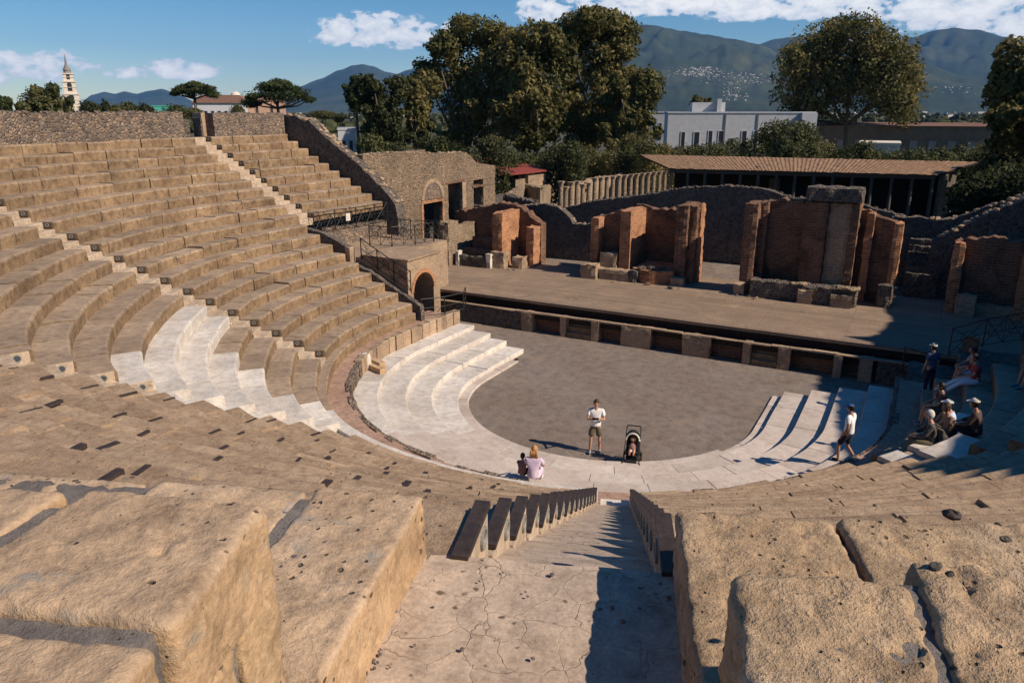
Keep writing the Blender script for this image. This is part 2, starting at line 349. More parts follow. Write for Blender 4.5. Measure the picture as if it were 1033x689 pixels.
# ------------------------------------------------------------------ world, sun, camera
def make_world():
    w = bpy.data.worlds.new('World'); SC.world = w; w.use_nodes = True; nt = w.node_tree
    bg = nt.nodes['Background']
    sky = N(nt, 'ShaderNodeTexSky', sky_type='NISHITA'); sky.sun_disc = False; sky.sun_elevation = SUN_EL
    sky.sun_rotation = PI/2 - SUN_AZ; sky.altitude = 50; sky.air_density = .9; sky.dust_density = .05; sky.ozone_density = 3.0
    g = nt.nodes.new('ShaderNodeTexCoord').outputs['Generated']
    # cumulus: direction-space noise inside soft patches that sit at fixed bearings
    nn = N(nt, 'ShaderNodeTexNoise'); nn.inputs['Scale'].default_value = 46; nn.inputs['Detail'].default_value = 9; nn.inputs['Roughness'].default_value = .56; nn.inputs['Distortion'].default_value = .25
    mp = N(nt, 'ShaderNodeMapping'); mp.inputs['Scale'].default_value = (1, 1, 1.7); nt.links.new(g, mp.inputs[0]); nt.links.new(mp.outputs[0], nn.inputs['Vector'])
    total = None
    def math_(op, a, b=None, clamp=False):
        n = N(nt, 'ShaderNodeMath', operation=op); n.use_clamp = clamp
        for i, v in enumerate((a, b)):
            if v is None: continue
            if hasattr(v, 'node'): nt.links.new(v, n.inputs[i])
            else: n.inputs[i].default_value = v
        return n.outputs[0]
    patches = [(388, 36, 62, 19, 1.0), (355, 38, 38, 15, .9), (20, 70, 75, 12, .9), (55, 66, 24, 13, .7), (140, 76, 45, 7, .8), (185, 74, 36, 11, 1.0), (548, 14, 24, 15, .9), (690, 4, 120, 20, 1.0), (640, 6, 50, 16, .9), (755, 10, 45, 17, .95),
               (838, 8, 60, 17, 1.05), (975, 10, 70, 30, 1.1), (1080, 20, 60, 36, 1.1), (-60, 72, 80, 18, 1.0), (760, -70, 180, 40, 1.0), (1250, 10, 150, 40, 1.0), (1010, -40, 60, 26, .9)]
    for px, py, sx, sy, amp in patches:
        d = ray(px, py).normalized()
        rt = d.cross(Vector((0, 0, 1))).normalized(); up = rt.cross(d).normalized()
        d0 = N(nt, 'ShaderNodeVectorMath', operation='SUBTRACT'); nt.links.new(g, d0.inputs[0]); d0.inputs[1].default_value = d
        def dot(v):
            n = N(nt, 'ShaderNodeVectorMath', operation='DOT_PRODUCT'); nt.links.new(d0.outputs[0], n.inputs[0]); n.inputs[1].default_value = v; return n.outputs['Value']
        a = math_('POWER', math_('DIVIDE', dot(rt), sx/FPX*1.25), 2.0); u = math_('DIVIDE', dot(up), sy/FPX*1.25)
        # flat base: the lower half falls off faster
        u = math_('MULTIPLY', u, math_('ADD', 1.0, math_('MULTIPLY', math_('LESS_THAN', u, 0.0), .7)))
        e = math_('SUBTRACT', 1.0, math_('ADD', a, math_('POWER', u, 2.0)))
        e = math_('MULTIPLY', math_('MAXIMUM', e, 0.0), amp)
        total = e if total is None else math_('MAXIMUM', total, e)
    dens = math_('ADD', math_('MULTIPLY', total, .50), math_('MULTIPLY', math_('SUBTRACT', nn.outputs['Fac'], .62), 1.35))
    dens = math_('MULTIPLY', dens, math_('MULTIPLY', total, 4.0, True))
    mask = N(nt, 'ShaderNodeMapRange', interpolation_type='SMOOTHSTEP'); mask.inputs[1].default_value = .0; mask.inputs[2].default_value = .17; nt.links.new(dens, mask.inputs[0])
    n2 = N(nt, 'ShaderNodeTexNoise'); n2.inputs['Scale'].default_value = 60; n2.inputs['Detail'].default_value = 6; nt.links.new(mp.outputs[0], n2.inputs['Vector'])
    cc = ramp(nt, math_('ADD', dens, math_('MULTIPLY', n2.outputs['Fac'], .35)), [(.16, (5.6, 6.6, 8.0)), (.36, (8.2, 8.5, 9.0)), (.6, (10.8, 10.6, 10.4))])
    hs = N(nt, 'ShaderNodeHueSaturation'); hs.inputs['Saturation'].default_value = 1.38; hs.inputs['Value'].default_value = .88; nt.links.new(sky.outputs[0], hs.inputs['Color'])
    col = mixc(nt, mask.outputs[0], hs.outputs[0], cc)
    nt.links.new(col, bg.inputs['Color']); bg.inputs['Strength'].default_value = SKY_STR
SKY_STR = .082
make_world()
SUNV = Vector((math.cos(SUN_EL)*math.cos(SUN_AZ), math.cos(SUN_EL)*math.sin(SUN_AZ), math.sin(SUN_EL)))
sl = bpy.data.lights.new('sun', 'SUN'); sl.energy = 5.0; sl.angle = R(.53); sl.color = (1, .85, .68)
so = bpy.data.objects.new('sun', sl); COL.objects.link(so); so.rotation_euler = (-SUNV).to_track_quat('-Z', 'Y').to_euler()
cd = bpy.data.cameras.new('camera'); cd.sensor_width = 36; cd.lens = FPX/1033*36; cd.clip_start = .05; cd.clip_end = 90000
co_ = bpy.data.objects.new('camera', cd); COL.objects.link(co_); co_.location = CAM
co_.rotation_euler = (PI/2 - PITCH, 0, YAW); SC.camera = co_
SC.view_settings.view_transform = 'Standard'; SC.view_settings.look = 'None'; SC.view_settings.gamma = 1; SC.view_settings.exposure = .34
SC.view_settings.use_curve_mapping = False
SC.cycles.max_bounces = 6; SC.cycles.volume_bounces = 0; SC.cycles.use_denoising = True
# ------------------------------------------------------------------ the cavea (seating)
R0, Z0, HR = 10.15, 2.10, .38
def dstep(u):
    a = min(1, max(0, (75 - abs(u))/50)); return .72 + .02*a*a*(3-2*a)
def near_a(u):
    a = min(1, max(0, (52 - abs(u))/34)); return a*a*(3-2*a)
def rk(k, u): return R0 + .45*near_a(u) + k*dstep(u)
def zk(k): return Z0 + HR*k
def pt(r, u, z):
    if abs(u) <= 90: return (r*math.sin(R(u)), -r*math.cos(R(u)), z)
    return ((-r if u < 0 else r), (abs(u)-90)*.25, z)
def ulen(r, u0, u1):
    n = 24; p = [Vector(pt(r, u0 + (u1-u0)*i/n, 0)) for i in range(n+1)]
    return sum((p[i+1]-p[i]).length for i in range(n))
def ulerp(r, u0, L):
    """the u that lies L metres along the arc of radius r from u0"""
    u = u0; s = 0
    while s < L:
        du = .25; step = r*R(du) if abs(u + du*.5) <= 90 else du*.25
        if s + step > L: return u + du*(L-s)/step
        s += step; u += du
    return u
SW = .98
NL0, NL1, NR0, NR1 = -.10, -.57, .66, .50
def st_hi(far): return lambda r: far + math.degrees(SW/r)
N_lo = lambda r: 20.2 + math.degrees(math.asin((NL0 + (r-10.65)*(NL1-NL0)/11.6)/r))
N_hi = lambda r: 20.2 + math.degrees(math.asin((NR0 + (r-10.65)*(NR1-NR0)/11.6)/r))
A_lo = lambda r: -60.3
A_hi = st_hi(-60.3)
B_lo = lambda r: -22.3
B_hi = st_hi(-22.3)
C_lo = lambda r: 60.3 - math.degrees(SW/r)
C_hi = lambda r: 60.3
patch = {6: (-34, -20), 5: (-59, -20), 4: (-58.5, -20), 3: (-43, -20), 2: (-43, -20), 1: (-34, -20), 0: (-33, -20)}
def in_patch(k, u): return k in patch and patch[k][0] < u < patch[k][1]

def seat_block(mb, k, u0, u1, rf=None, rb=None, zt=None, nseg=None, wear=1.0, h=HR):
    """one stone of a seat row: worn nose, slightly uneven tread, both end faces"""
    zt = zk(k) if zt is None else zt
    um = .5*(u0+u1)
    L = ulen(rk(k, um), u0, u1); nseg = nseg or max(2, int(L/.34))
    dz = random.gauss(0, .006)*wear - (random.uniform(.02, .06) if random.random() < .05 else 0); dr = random.gauss(0, .011)*wear; tl = random.gauss(0, .007)*wear
    vs = []; seed = random.random()*50
    for i in range(nseg+1):
        u = u0 + (u1-u0)*i/nseg
        r_f = (rf(u) if rf else rk(k, u)) + dr; r_b = (rb(u) if rb else rk(k+1, u)) + .05
        n1 = noise.noise((r_f*1.7, u*.35+seed, k*3.1)); n2 = noise.noise((r_f*2.3+9, u*.5+seed, k))
        z = zt + dz + tl*(i/nseg-.5)*2
        e = (.016 + .022*max(0, n1))*wear
        prof = [(r_f, zt-h-.03), (r_f+.004*n2, z-.045-e), (r_f+.012+e*.5, z-.012), (r_f+.04+e, z+.004*n2), ((r_f+r_b)/2, z+.008*n1*wear), (r_b, z-.004)]
        vs += [pt(a, u, b) for a, b in prof]
    m = 6; fs = [(i*m+j, i*m+j+1, (i+1)*m+j+1, (i+1)*m+j) for i in range(nseg) for j in range(m-1)]
    b0 = len(vs); vs += [pt((rb(u0) if rb else rk(k+1, u0))+.05, u0, zt-h-.03), pt((rb(u1) if rb else rk(k+1, u1))+.05, u1, zt-h-.03)]
    fs += [tuple(list(range(m-1, -1, -1)) + [b0])[::-1], tuple(list(range(nseg*m, nseg*m+m)) + [b0+1])[::-1]]
    mb.tint = random.gauss(-.02, .13); mb.add(vs, fs); mb.tint = 0

def seat_row(k, lo, hi, parent, mat, gap=.038, blen=(1.1, 2.1), wear=1.0, gaps=None, yend=None):
    r = rk(k, 0) + .36
    u0, u1 = lo(r), hi(r)
    mb = MB(); mm = MB(); u = u0; nm = 0
    while u < u1 - .02:
        e = min(ulerp(r, u, random.uniform(*blen)), u1)
        if u1 - e < math.degrees(.45/r): e = u1
        g = math.degrees((random.uniform(*gaps) if gaps else gap)/r)*.5
        if abs(.5*(u+e)) > 90: g = (random.uniform(*gaps) if gaps else gap)*.5/.25
        tgt = mb
        if in_patch(k, .5*(u+e)): tgt = mm; nm += 1
        seat_block(tgt, k, u+g, e-g, wear=wear*(.8 if tgt is mm else 1))
        u = e
    if mb.v: mb.build('seat_row', mat, parent)
    if mm.v:
        o = mm.build('marble_seat', marble_m, parent); o['label'] = 'white marble seat slabs that survive in the row'

def wedge(name_label, lo, hi, ks, mat, **kw):
    w = thing('seating_wedge', name_label, 'seating', (0, 0, 0), 0, 'wedges of stone seat rows round the orchestra')
    for k in ks: seat_row(k, lo, hi, w, mat, **kw)
    return w
c_ = lambda u: (lambda r: u)
wedge('short straight wedge of high seat rows beside the sloping ruined wall', c_(-124.4), c_(-102.9), range(9, 19), seat_m, blen=(1.1, 1.7))
w2 = thing('seating_wedge', 'long wedge of tan stone seat rows ending at the railed platform and arch', 'seating', (0, 0, 0), 0, 'wedges of stone seat rows round the orchestra')
for k in range(0, 19):
    seat_row(k, (c_(-98.2) if k < 9 else c_(-99.1)), A_lo, w2, seat_m)
wedge('wedge of stone seat rows holding the patch of white marble slabs', A_hi, B_lo, range(0, 19), seat_m)
wedge('wedge of worn brown seat rows on the near side with dark joint shade strips', B_hi, N_lo, range(0, 16), near_m, gaps=(.02, .055), wear=1.5, blen=(.8, 1.5))
wedge('wedge of pitted brown seat rows right of the near stairway', N_hi, C_lo, range(0, 16), near_m, gaps=(.015, .04), wear=1.7, blen=(.9, 1.6))
w6 = thing('seating_wedge', 'shaded wedge of grey seat rows where visitors sit below the railings', 'seating', (0, 0, 0), 0, 'wedges of stone seat rows round the orchestra')
for k in range(0, 19):
    seat_row(k, C_hi, (c_(98.2) if k < 9 else c_(124.4)), w6, seat_m)
# upper rows of the near side beyond the frame's edge
def far_rows(lo, hi, label):
    w = thing('seating_wedge', label, 'seating', (0, 0, 0), 0, 'wedges of stone seat rows round the orchestra')
    for k in (16, 17, 18): seat_row(k, c_(lo), c_(hi), w, near_m, wear=1.4)
far_rows(-16.5, 5.0, 'three topmost near rows left of the big foreground blocks')
far_rows(44.5, 56.5, 'three topmost near rows right of the big foreground blocks')

# lip: the narrow lowest ledge, white marble on the near side, stone at the far left
def arc_strip(mb, r0, r1, z0, z1, u0, u1, L=1.2, gap=.012, jit=.004, tint=.15):
    u = u0; rm = .5*(r0+r1)
    while u < u1 - .02:
        e = min(ulerp(rm, u, L*random.uniform(.75, 1.3)), u1)
        g = math.degrees(gap/rm)*.5 if abs(.5*(u+e)) <= 90 else gap*2
        n = max(2, int(ulen(rm, u, e)/.3)); j = random.gauss(0, jit); jr = random.gauss(0, jit)
        vs = []
        for i in range(n+1):
            q = u + g + (e-u-2*g)*i/n
            vs += [pt(r0+jr, q, z0), pt(r0+jr, q, z1-.02+j), pt(r0+jr+.02, q, z1+j), pt(r1, q, z1+j), pt(r1, q, z0)]
        m = 5
        mb.tint = random.gauss(0, tint)
        mb.add(vs, [(i*m+q, i*m+q+1, (i+1)*m+q+1, (i+1)*m+q) for i in range(n) for q in range(m-1)] + [(0, 1, 2, 3, 4)[::-1], tuple(n*m+q for q in range(5))])
        u = e
    mb.tint = 0
lip = thing('kerb_ledge', 'narrow lowest ledge below the seat rows, white marble on the near side', 'ledge', (0, 0, 0))
def kerb(u0, u1, mat=None, nm='marble_kerb'):
    mb = MB(); u = u0
    while u < u1 - .1:
        e = min(u + random.uniform(7, 11), u1); n = 8; vs = []; j = random.gauss(0, .006)
        for i in range(n+1):
            q = u + .04 + (e-u-.08)*i/n; r = rk(0, q); z = 1.72 + .25*near_a(q) + j
            vs += [pt(r-.30, q, 1.2), pt(r-.30, q, z-.02), pt(r-.28, q, z), pt(r+.06, q, z), pt(r+.06, q, 1.2)]
        mb.add(vs, [(i*5+q, i*5+q+1, (i+1)*5+q+1, (i+1)*5+q) for i in range(n) for q in range(4)] + [(4, 3, 2, 1, 0), tuple(n*5+q for q in range(5))])
        u = e
    mb.build(nm, mat or marble_m, lip)
kerb(-31, N_lo(10)); kerb(N_hi(10), 58); kerb(-97.5, -31, seat_m, 'stone_kerb'); kerb(58, 97.5, seat_m, 'stone_kerb')
mb = MB(); arc_strip(mb, 10.25, 10.65, 1.2, 1.72, N_lo(10)+.3, N_hi(10)-.3, 2); mb.build('marble_threshold', marble_m, lip)
# walkway between the two blocks of seating
def arc_sheet(mb, r0, r1, z, u0, u1, n=120, skirt=None):
    vs = []
    for i in range(n+1):
        u = u0 + (u1-u0)*i/n
        vs += [pt(r0, u, z), pt(r1, u, z)]
    mb.add(vs, [(2*i, 2*i+1, 2*i+3, 2*i+2) for i in range(n)])
mb = MB(); arc_sheet(mb, 9.2, 10.5, 1.33, -105, 105); tag(mb.build('walkway', walk_m), kind='structure')
lw = thing('low_wall', 'low rubble wall with rough dark top between the walkway and marble steps', 'wall', (0, 0, 0))
mb = MB(); arc_strip(mb, 9.08, 9.36, .6, 1.42, -107, -66, .45, .03, .02, .2); mb.build('rough_stonework', bare_m, lw)
mb = MB(); arc_strip(mb, 9.1, 9.30, .6, 1.34, -66, 10, .4, .04, .02, .2); arc_strip(mb, 9.1, 9.3, .6, 1.2, 10, N_lo(9.2)-.5, .4, .04, .02, .2); arc_strip(mb, 9.08, 9.34, .6, 1.3, N_hi(9.2)+.5, 107, .5, .04, .02, .2); mb.build('rough_stonework', rubble_m, lw)

# the four broad marble steps and the low curb round the orchestra
ms = thing('marble_steps', 'broad marble steps curving round the gravel orchestra, white at their far left end', 'steps', (0, 0, 0))
YE = {1: 3.74, 2: 3.87, 3: 4.02, 4: 4.19}
fr = [(.22, 5.45, 6.44), (.42, 6.37, 7.35), (.62, 7.28, 8.31), (.82, 8.24, 9.15)]
for i, (z, ra, rb_) in enumerate(fr):
    ue = 90 + YE[i+1]/.25
    for (a, b, m, lab) in ((-ue, -30, marble_m, 'white marble step at the far left'), (-30, 62, pmarble_m, 'weathered pinkish marble step on the near side'), (62, ue, pmarble_m, 'marble step at the shaded right end')):
        mb = MB(); arc_strip(mb, ra+.025, rb_, z-.19, z, a, b, 1.5, .018, .005, .12)
        o = mb.build('marble_step', m, ms); o['label'] = lab
        mb = MB()
        n = 60; vs = []
        for q in range(n+1):
            u = a + (b-a)*q/n; vs += [pt(ra+.04, u, z-.23), pt(ra+.04, u, z-.05), pt(ra+.2, u, z-.05)]
        mb.add(vs, [(3*q+j, 3*q+j+1, 3*q+4+j, 3*q+3+j) for q in range(n) for j in (0, 1)])
        mb.build('riser', edge_m, ms)
mb = MB(); arc_strip(mb, 5.12, 5.5, -.1, .07, -100.3, -62, 1.4, .01, .004, .1); mb.build('curb', pmarble_m, ms)
mb = MB(); arc_strip(mb, 5.12, 5.5, -.1, .07, 62, 104, 1.4, .01, .004, .1); mb.build('curb', pmarble_m, ms)
mb = MB(); arc_strip(mb, 5.12, 5.5, -.1, .19, -62, 62, 1.5, .01, .004, .1); mb.build('curb', pmarble_m, ms)
# little flight of blocks in the white steps
for bx in ((-8.0, -4.0), ):
    cs = thing('stone_bollard', 'short broken white column stub and block on the marble steps', 'stone stub', (-8.75, -3.0, .82))
    mb = MB(); mb.lathe((0, 0, 0), [(.24, 0), (.25, .4), (.2, .58), (.05, .62)], 14); mb.build('stub', marble_m, cs, smooth=True, angle=40)
    mb = MB(); mb.obox((.5, .0, 0), (1, -.35, 0), (.35, 1, 0), .5, .13, 0, .2); mb.obox((.35, .3, 0), (1, -.35, 0), (.35, 1, 0), .35, .12, 0, .3); mb.build('block', edge_m, cs)

# ------------------------------------------------------------------ stairways between the wedges
def stairway(label, lo, hi, ks, mat, marble_ks=()):
    s = thing('stairway', label, 'stairs', (0, 0, 0), 0, 'stairways between the wedges')
    for k in ks:
        for half in (0, 1):
            mb = MB(); d = dstep(lo(15)); ra = rk(k, lo(15)) + d*.5*half; rb_ = ra + d*.5 + .04
            z = zk(k) - (.23 if half == 0 else .0) - .02
            vs = []; n = 4
            for i in range(n+1):
                f = i/n; a = lo(ra)+(hi(ra)-lo(ra))*f; b = lo(rb_)+(hi(rb_)-lo(rb_))*f
                w = .012*noise.noise((k*2.1, f*3, half))
                vs += [pt(ra+w, a, z-.3), pt(ra+w, a, z-.02), pt(ra+w+.025, a, z), pt(rb_, b, z+w*.5)]
            mb.tint = random.gauss(0, .08)
            mb.add(vs, [(4*i+j, 4*i+j+1, 4*i+5+j, 4*i+4+j) for i in range(n) for j in range(3)])
            mb.build('step', marble_m if k in marble_ks else mat, s)
    return s
stairway('pale stairway along the straight rows below the gap in the top wall', c_(-102.9), c_(-99.1), range(9, 19), stair_m)
stairway('pale diagonal stairway on the far left lined with ringed lamps', A_lo, A_hi, range(0, 19), stair_m)
stairway('stairway at the lower end of the white marble patch', B_lo, B_hi, range(0, 19), stair_m, (0, 1, 2, 3, 4, 5))
stairway('shaded stairway on the right behind the seated visitors', C_lo, C_hi, range(0, 19), stair_m)
# broad cracked landing at the head of the near stairway
def sw(s, w, z=0.0):
    a = R(20.2); return (s*math.sin(a)+w*math.cos(a), -s*math.cos(a)+w*math.sin(a), z)
def crack_mat():
    m = stone('cracked_landing', (.43, .335, .26), (.48, .38, .30), (.52, .42, .34), 1.1, .4, .12, amt=.3, bd=.012)
    nt = m.node_tree; b = nt.nodes['Principled BSDF']; src = b.inputs['Base Color'].links[0].from_socket
    co = wpos(nt); nn = N(nt, 'ShaderNodeTexNoise'); nn.inputs['Scale'].default_value = 4; nn.inputs['Detail'].default_value = 5; nt.links.new(co, nn.inputs['Vector'])
    s_ = N(nt, 'ShaderNodeVectorMath', operation='SCALE'); s_.inputs['Scale'].default_value = .22; nt.links.new(nn.outputs['Color'], s_.inputs[0])
    ad = N(nt, 'ShaderNodeVectorMath', operation='ADD'); nt.links.new(co, ad.inputs[0]); nt.links.new(s_.outputs[0], ad.inputs[1])
    v = N(nt, 'ShaderNodeTexVoronoi', feature='DISTANCE_TO_EDGE'); v.inputs['Scale'].default_value = 4.2; nt.links.new(ad.outputs[0], v.inputs['Vector'])
    brk = noise_tex(nt, co, 3.1, 3, .6)
    k = ramp(nt, v.outputs['Distance'], [(.004, (1, 1, 1)), (.013, (0, 0, 0))])
    kk = mixc(nt, 1.0, k, ramp(nt, brk, [(.34, (0, 0, 0)), (.52, (.5, .5, .5))]), 'MULTIPLY')
    c = mixc(nt, kk, src, (.20, .145, .10)); nt.links.new(c, b.inputs['Base Color'])
    bn = b.inputs['Normal'].links[0].from_socket
    inv = N(nt, 'ShaderNodeMath', operation='MULTIPLY'); inv.inputs[1].default_value = -1; nt.links.new(kk, inv.inputs[0])
    bump(nt, b, inv.outputs[0], .7, .012, bn)
    return m
crack_m = crack_mat()
mb = MB(); nx, ny = 26, 60; vs = []
for j in range(ny+1):
    for i in range(nx+1):
        s_, w_ = 22.25 + 2.6*j/ny, -.98 + 1.64*i/nx
        vs.append(sw(s_, w_, 7.82 + .02*noise.noise((s_*2.1, w_*2.3, 1)) + .008*noise.noise((s_*7, w_*7, 3)) + .05*max(0, abs(w_+.16)-.62)))
mb.add(vs, [(j*(nx+1)+i, j*(nx+1)+i+1, (j+1)*(nx+1)+i+1, (j+1)*(nx+1)+i) for j in range(ny) for i in range(nx)])
ns = thing('stairway', 'steep pale ramped stairway straight below the viewer flanked by dark lids', 'stairs', (0, 0, 0), 0, 'stairways between the wedges')
for k in range(0, 16):
    r0_, r1_ = rk(k, 20), rk(k+1, 20); vs = []; n = 7; m_ = 5
    for j in range(m_+1):
        r_ = r0_ + (r1_-r0_)*j/m_
        for i in range(n+1):
            u_ = N_lo(r_) + (N_hi(r_)-N_lo(r_))*i/n
            vs.append(pt(r_, u_, zk(k) - .35 + .345*j/m_ + .012*noise.noise((r_*3, u_*1.1, 2)) + .006*noise.noise((r_*11, u_*4, 2))))
    fs_ = [(j*(n+1)+i, j*(n+1)+i+1, (j+1)*(n+1)+i+1, (j+1)*(n+1)+i) for j in range(m_) for i in range(n)]
    b_ = len(vs); vs += [pt(r0_, N_lo(r0_) + (N_hi(r0_)-N_lo(r0_))*i/n, zk(k)-.75) for i in range(n+1)]
    fs_ += [(i+1, i, b_+i, b_+i+1) for i in range(n)]
    st_mb = MB(); st_mb.tint = random.gauss(0, .05); st_mb.add(vs, fs_); st_mb.build('step', crack_m, ns, smooth=True, angle=40)
p0, p1, q0, q1 = sw(22.25, -.98, 7.815), sw(22.25, .66, 7.815), sw(22.25, -.98, 7.4), sw(22.25, .66, 7.4)
mb.add([p0, p1, q1, q0], [(0, 1, 2, 3)])
tag(mb.build('landing', crack_m, smooth=True, angle=50), kind='structure')
mb = MB(); mb.obox((*sw(25.6, -.16)[:2], 0), (sw(1, 0)), (sw(0, 1)), .85, .8, 7.3, 8.5); tag(mb.build('upper_landing', crack_m), kind='structure')
# pebbles and crumbs lying on the landing
pb = MB()
for _ in range(90):
    s_ = random.uniform(22.3, 24.2); w_ = random.choice([random.uniform(-.9, .6), -.88 + abs(random.gauss(0, .09))])
    x, y, z = sw(s_, w_, 7.83); r = random.uniform(.003, .012)
    pb.ball((x, y, z+r*.4), r*1.2, r, r*.8, 6, 4, jit=.25)
tag(pb.build('grit', mortar_m), kind='stuff')

# ------------------------------------------------------------------ lamp boxes at the row ends
def local_frame(r, u):
    o = Vector(pt(r, u, 0)); er = Vector(pt(r+1, u, 0)) - o
    et = Vector((-er.y, er.x, 0))       # towards larger u
    return o, er, et
panel_m = plain('brown_panel', (.085, .066, .05), .7, .4, 14)
def lamp_proto(kind):
    """local frame: +X outward along the row depth, +Y towards the stair"""
    t = bpy.data.objects.new('step_light', None); COL.objects.link(t); t.empty_display_size = .1; t['category'] = 'step light'
    if kind == 'lid':
        mb = MB(); mb.box(.0, .66, -.12, 0, -.36, .004); mb.build('housing', stair_m, t)
        mb = MB(); mb.box(-.03, .60, -.085, .012, .012, .05); mb.build('lid', dwood_m, t)
        zc, yy, rr, xx = -.10, .006, .075, .16
    elif kind == 'panel':
        mb = MB(); mb.box(.04, .35, -.05, .012, -.20, -.02); mb.build('panel', panel_m, t)
        zc, yy, rr, xx = -.11, .018, .06, .195
    else:
        mb = MB(); mb.box(.03, .52, -.05, .012, -.26, -.01); mb.build('panel', stair_m, t)
        zc, yy, rr, xx = -.13, .018, .09, .26
    mb = MB(); n = 18; vs = []
    for i in range(n):
        a = 2*PI*i/n
        for q, y_ in ((rr, yy-.01), (rr, yy+.012), (rr*.72, yy+.012), (rr*.68, yy-.002)): vs.append((xx+q*math.cos(a), y_, zc+q*math.sin(a)))
    mb.add(vs, [(4*i+j, 4*((i+1) % n)+j, 4*((i+1) % n)+j+1, 4*i+j+1) for i in range(n) for j in range(3)])
    mb.build('ring', ring_m, t)
    mb = MB(); mb.add([(xx+rr*.7*math.cos(2*PI*i/n), yy, zc+rr*.7*math.sin(2*PI*i/n)) for i in range(n)], [tuple(range(n))]); mb.build('lens', glass_m, t)
    return t
def place_lamps(kind, spots, label, group, mirror=False):
    src = lamp_proto(kind)
    first = True
    for r, u, z in spots:
        o = src if first else clone(src); first = False
        c, er, et = local_frame(r, u)
        if mirror: et = -et
        M = Matrix(((er.x, et.x, 0, c.x), (er.y, et.y, 0, c.y), (0, 0, 1, z), (0, 0, 0, 1)))
        o.matrix_world = M; o['label'] = label; o['group'] = group
place_lamps('panel', [(rk(k, -60.3)+.03, -60.3, zk(k)) for k in range(0, 15)], 'dark square step lamp with a pale ring in the far left stairway', 'ringed lamps up the far left stairway')
place_lamps('panel', [(rk(k, -102.9)+.03, -102.9, zk(k)) for k in range(9, 19)], 'small dark step lamp beside the stair of the straight upper rows', 'lamps up the straight stairway')
place_lamps('disc', [(rk(k, -22.3)+.03, -22.3, zk(k)) for k in range(6, 12)], 'round ringed step lamp in a pale panel left of the white marble', 'round lamps left of the marble patch')
def nl(r): return N_lo(r)
place_lamps('lid', [(rk(k, 20), N_lo(rk(k, 20)+.35), zk(k)) for k in range(0, 16)], 'dark lidded lamp box along the left edge of the near stairway', 'lidded lamp boxes left of the near stairway')
def rlamps():
    src = lamp_proto('lid')
    for i, k in enumerate(range(0, 16)):
        o = src if i == 0 else clone(src)
        r = rk(k, 22); c, er, et = local_frame(r, N_hi(r+.35)); et = -et
        o.matrix_world = Matrix(((er.x, et.x, 0, c.x), (er.y, et.y, 0, c.y), (0, 0, 1, zk(k)), (0, 0, 0, 1)))
        o['label'] = 'dark lidded lamp box along the right edge of the near stairway'; o['group'] = 'lidded lamp boxes right of the near stairway'
rlamps()
# dark strips standing in for the shade inside the near wedge's joint gaps
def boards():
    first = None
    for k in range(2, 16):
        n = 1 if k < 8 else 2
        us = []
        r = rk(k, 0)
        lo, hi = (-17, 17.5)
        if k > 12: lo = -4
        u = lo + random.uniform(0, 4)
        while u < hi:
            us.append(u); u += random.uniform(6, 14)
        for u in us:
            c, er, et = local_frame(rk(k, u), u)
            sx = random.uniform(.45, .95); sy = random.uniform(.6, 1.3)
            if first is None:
                mb = MB(); mb.box(.10, .52, -.032, .032, -.03, .016, .004); first = o = mb.build('gap_shade_strip', dwood_m)
                tag(o, 'dark strip standing in for shade in a joint of the near brown seat rows', 'board', 'dark strips for shaded joints of the near seat rows')
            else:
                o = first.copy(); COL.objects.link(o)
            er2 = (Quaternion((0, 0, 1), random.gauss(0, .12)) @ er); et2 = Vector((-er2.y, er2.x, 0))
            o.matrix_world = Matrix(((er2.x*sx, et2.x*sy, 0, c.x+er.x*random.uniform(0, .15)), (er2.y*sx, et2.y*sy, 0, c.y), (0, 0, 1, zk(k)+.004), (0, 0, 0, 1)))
boards()

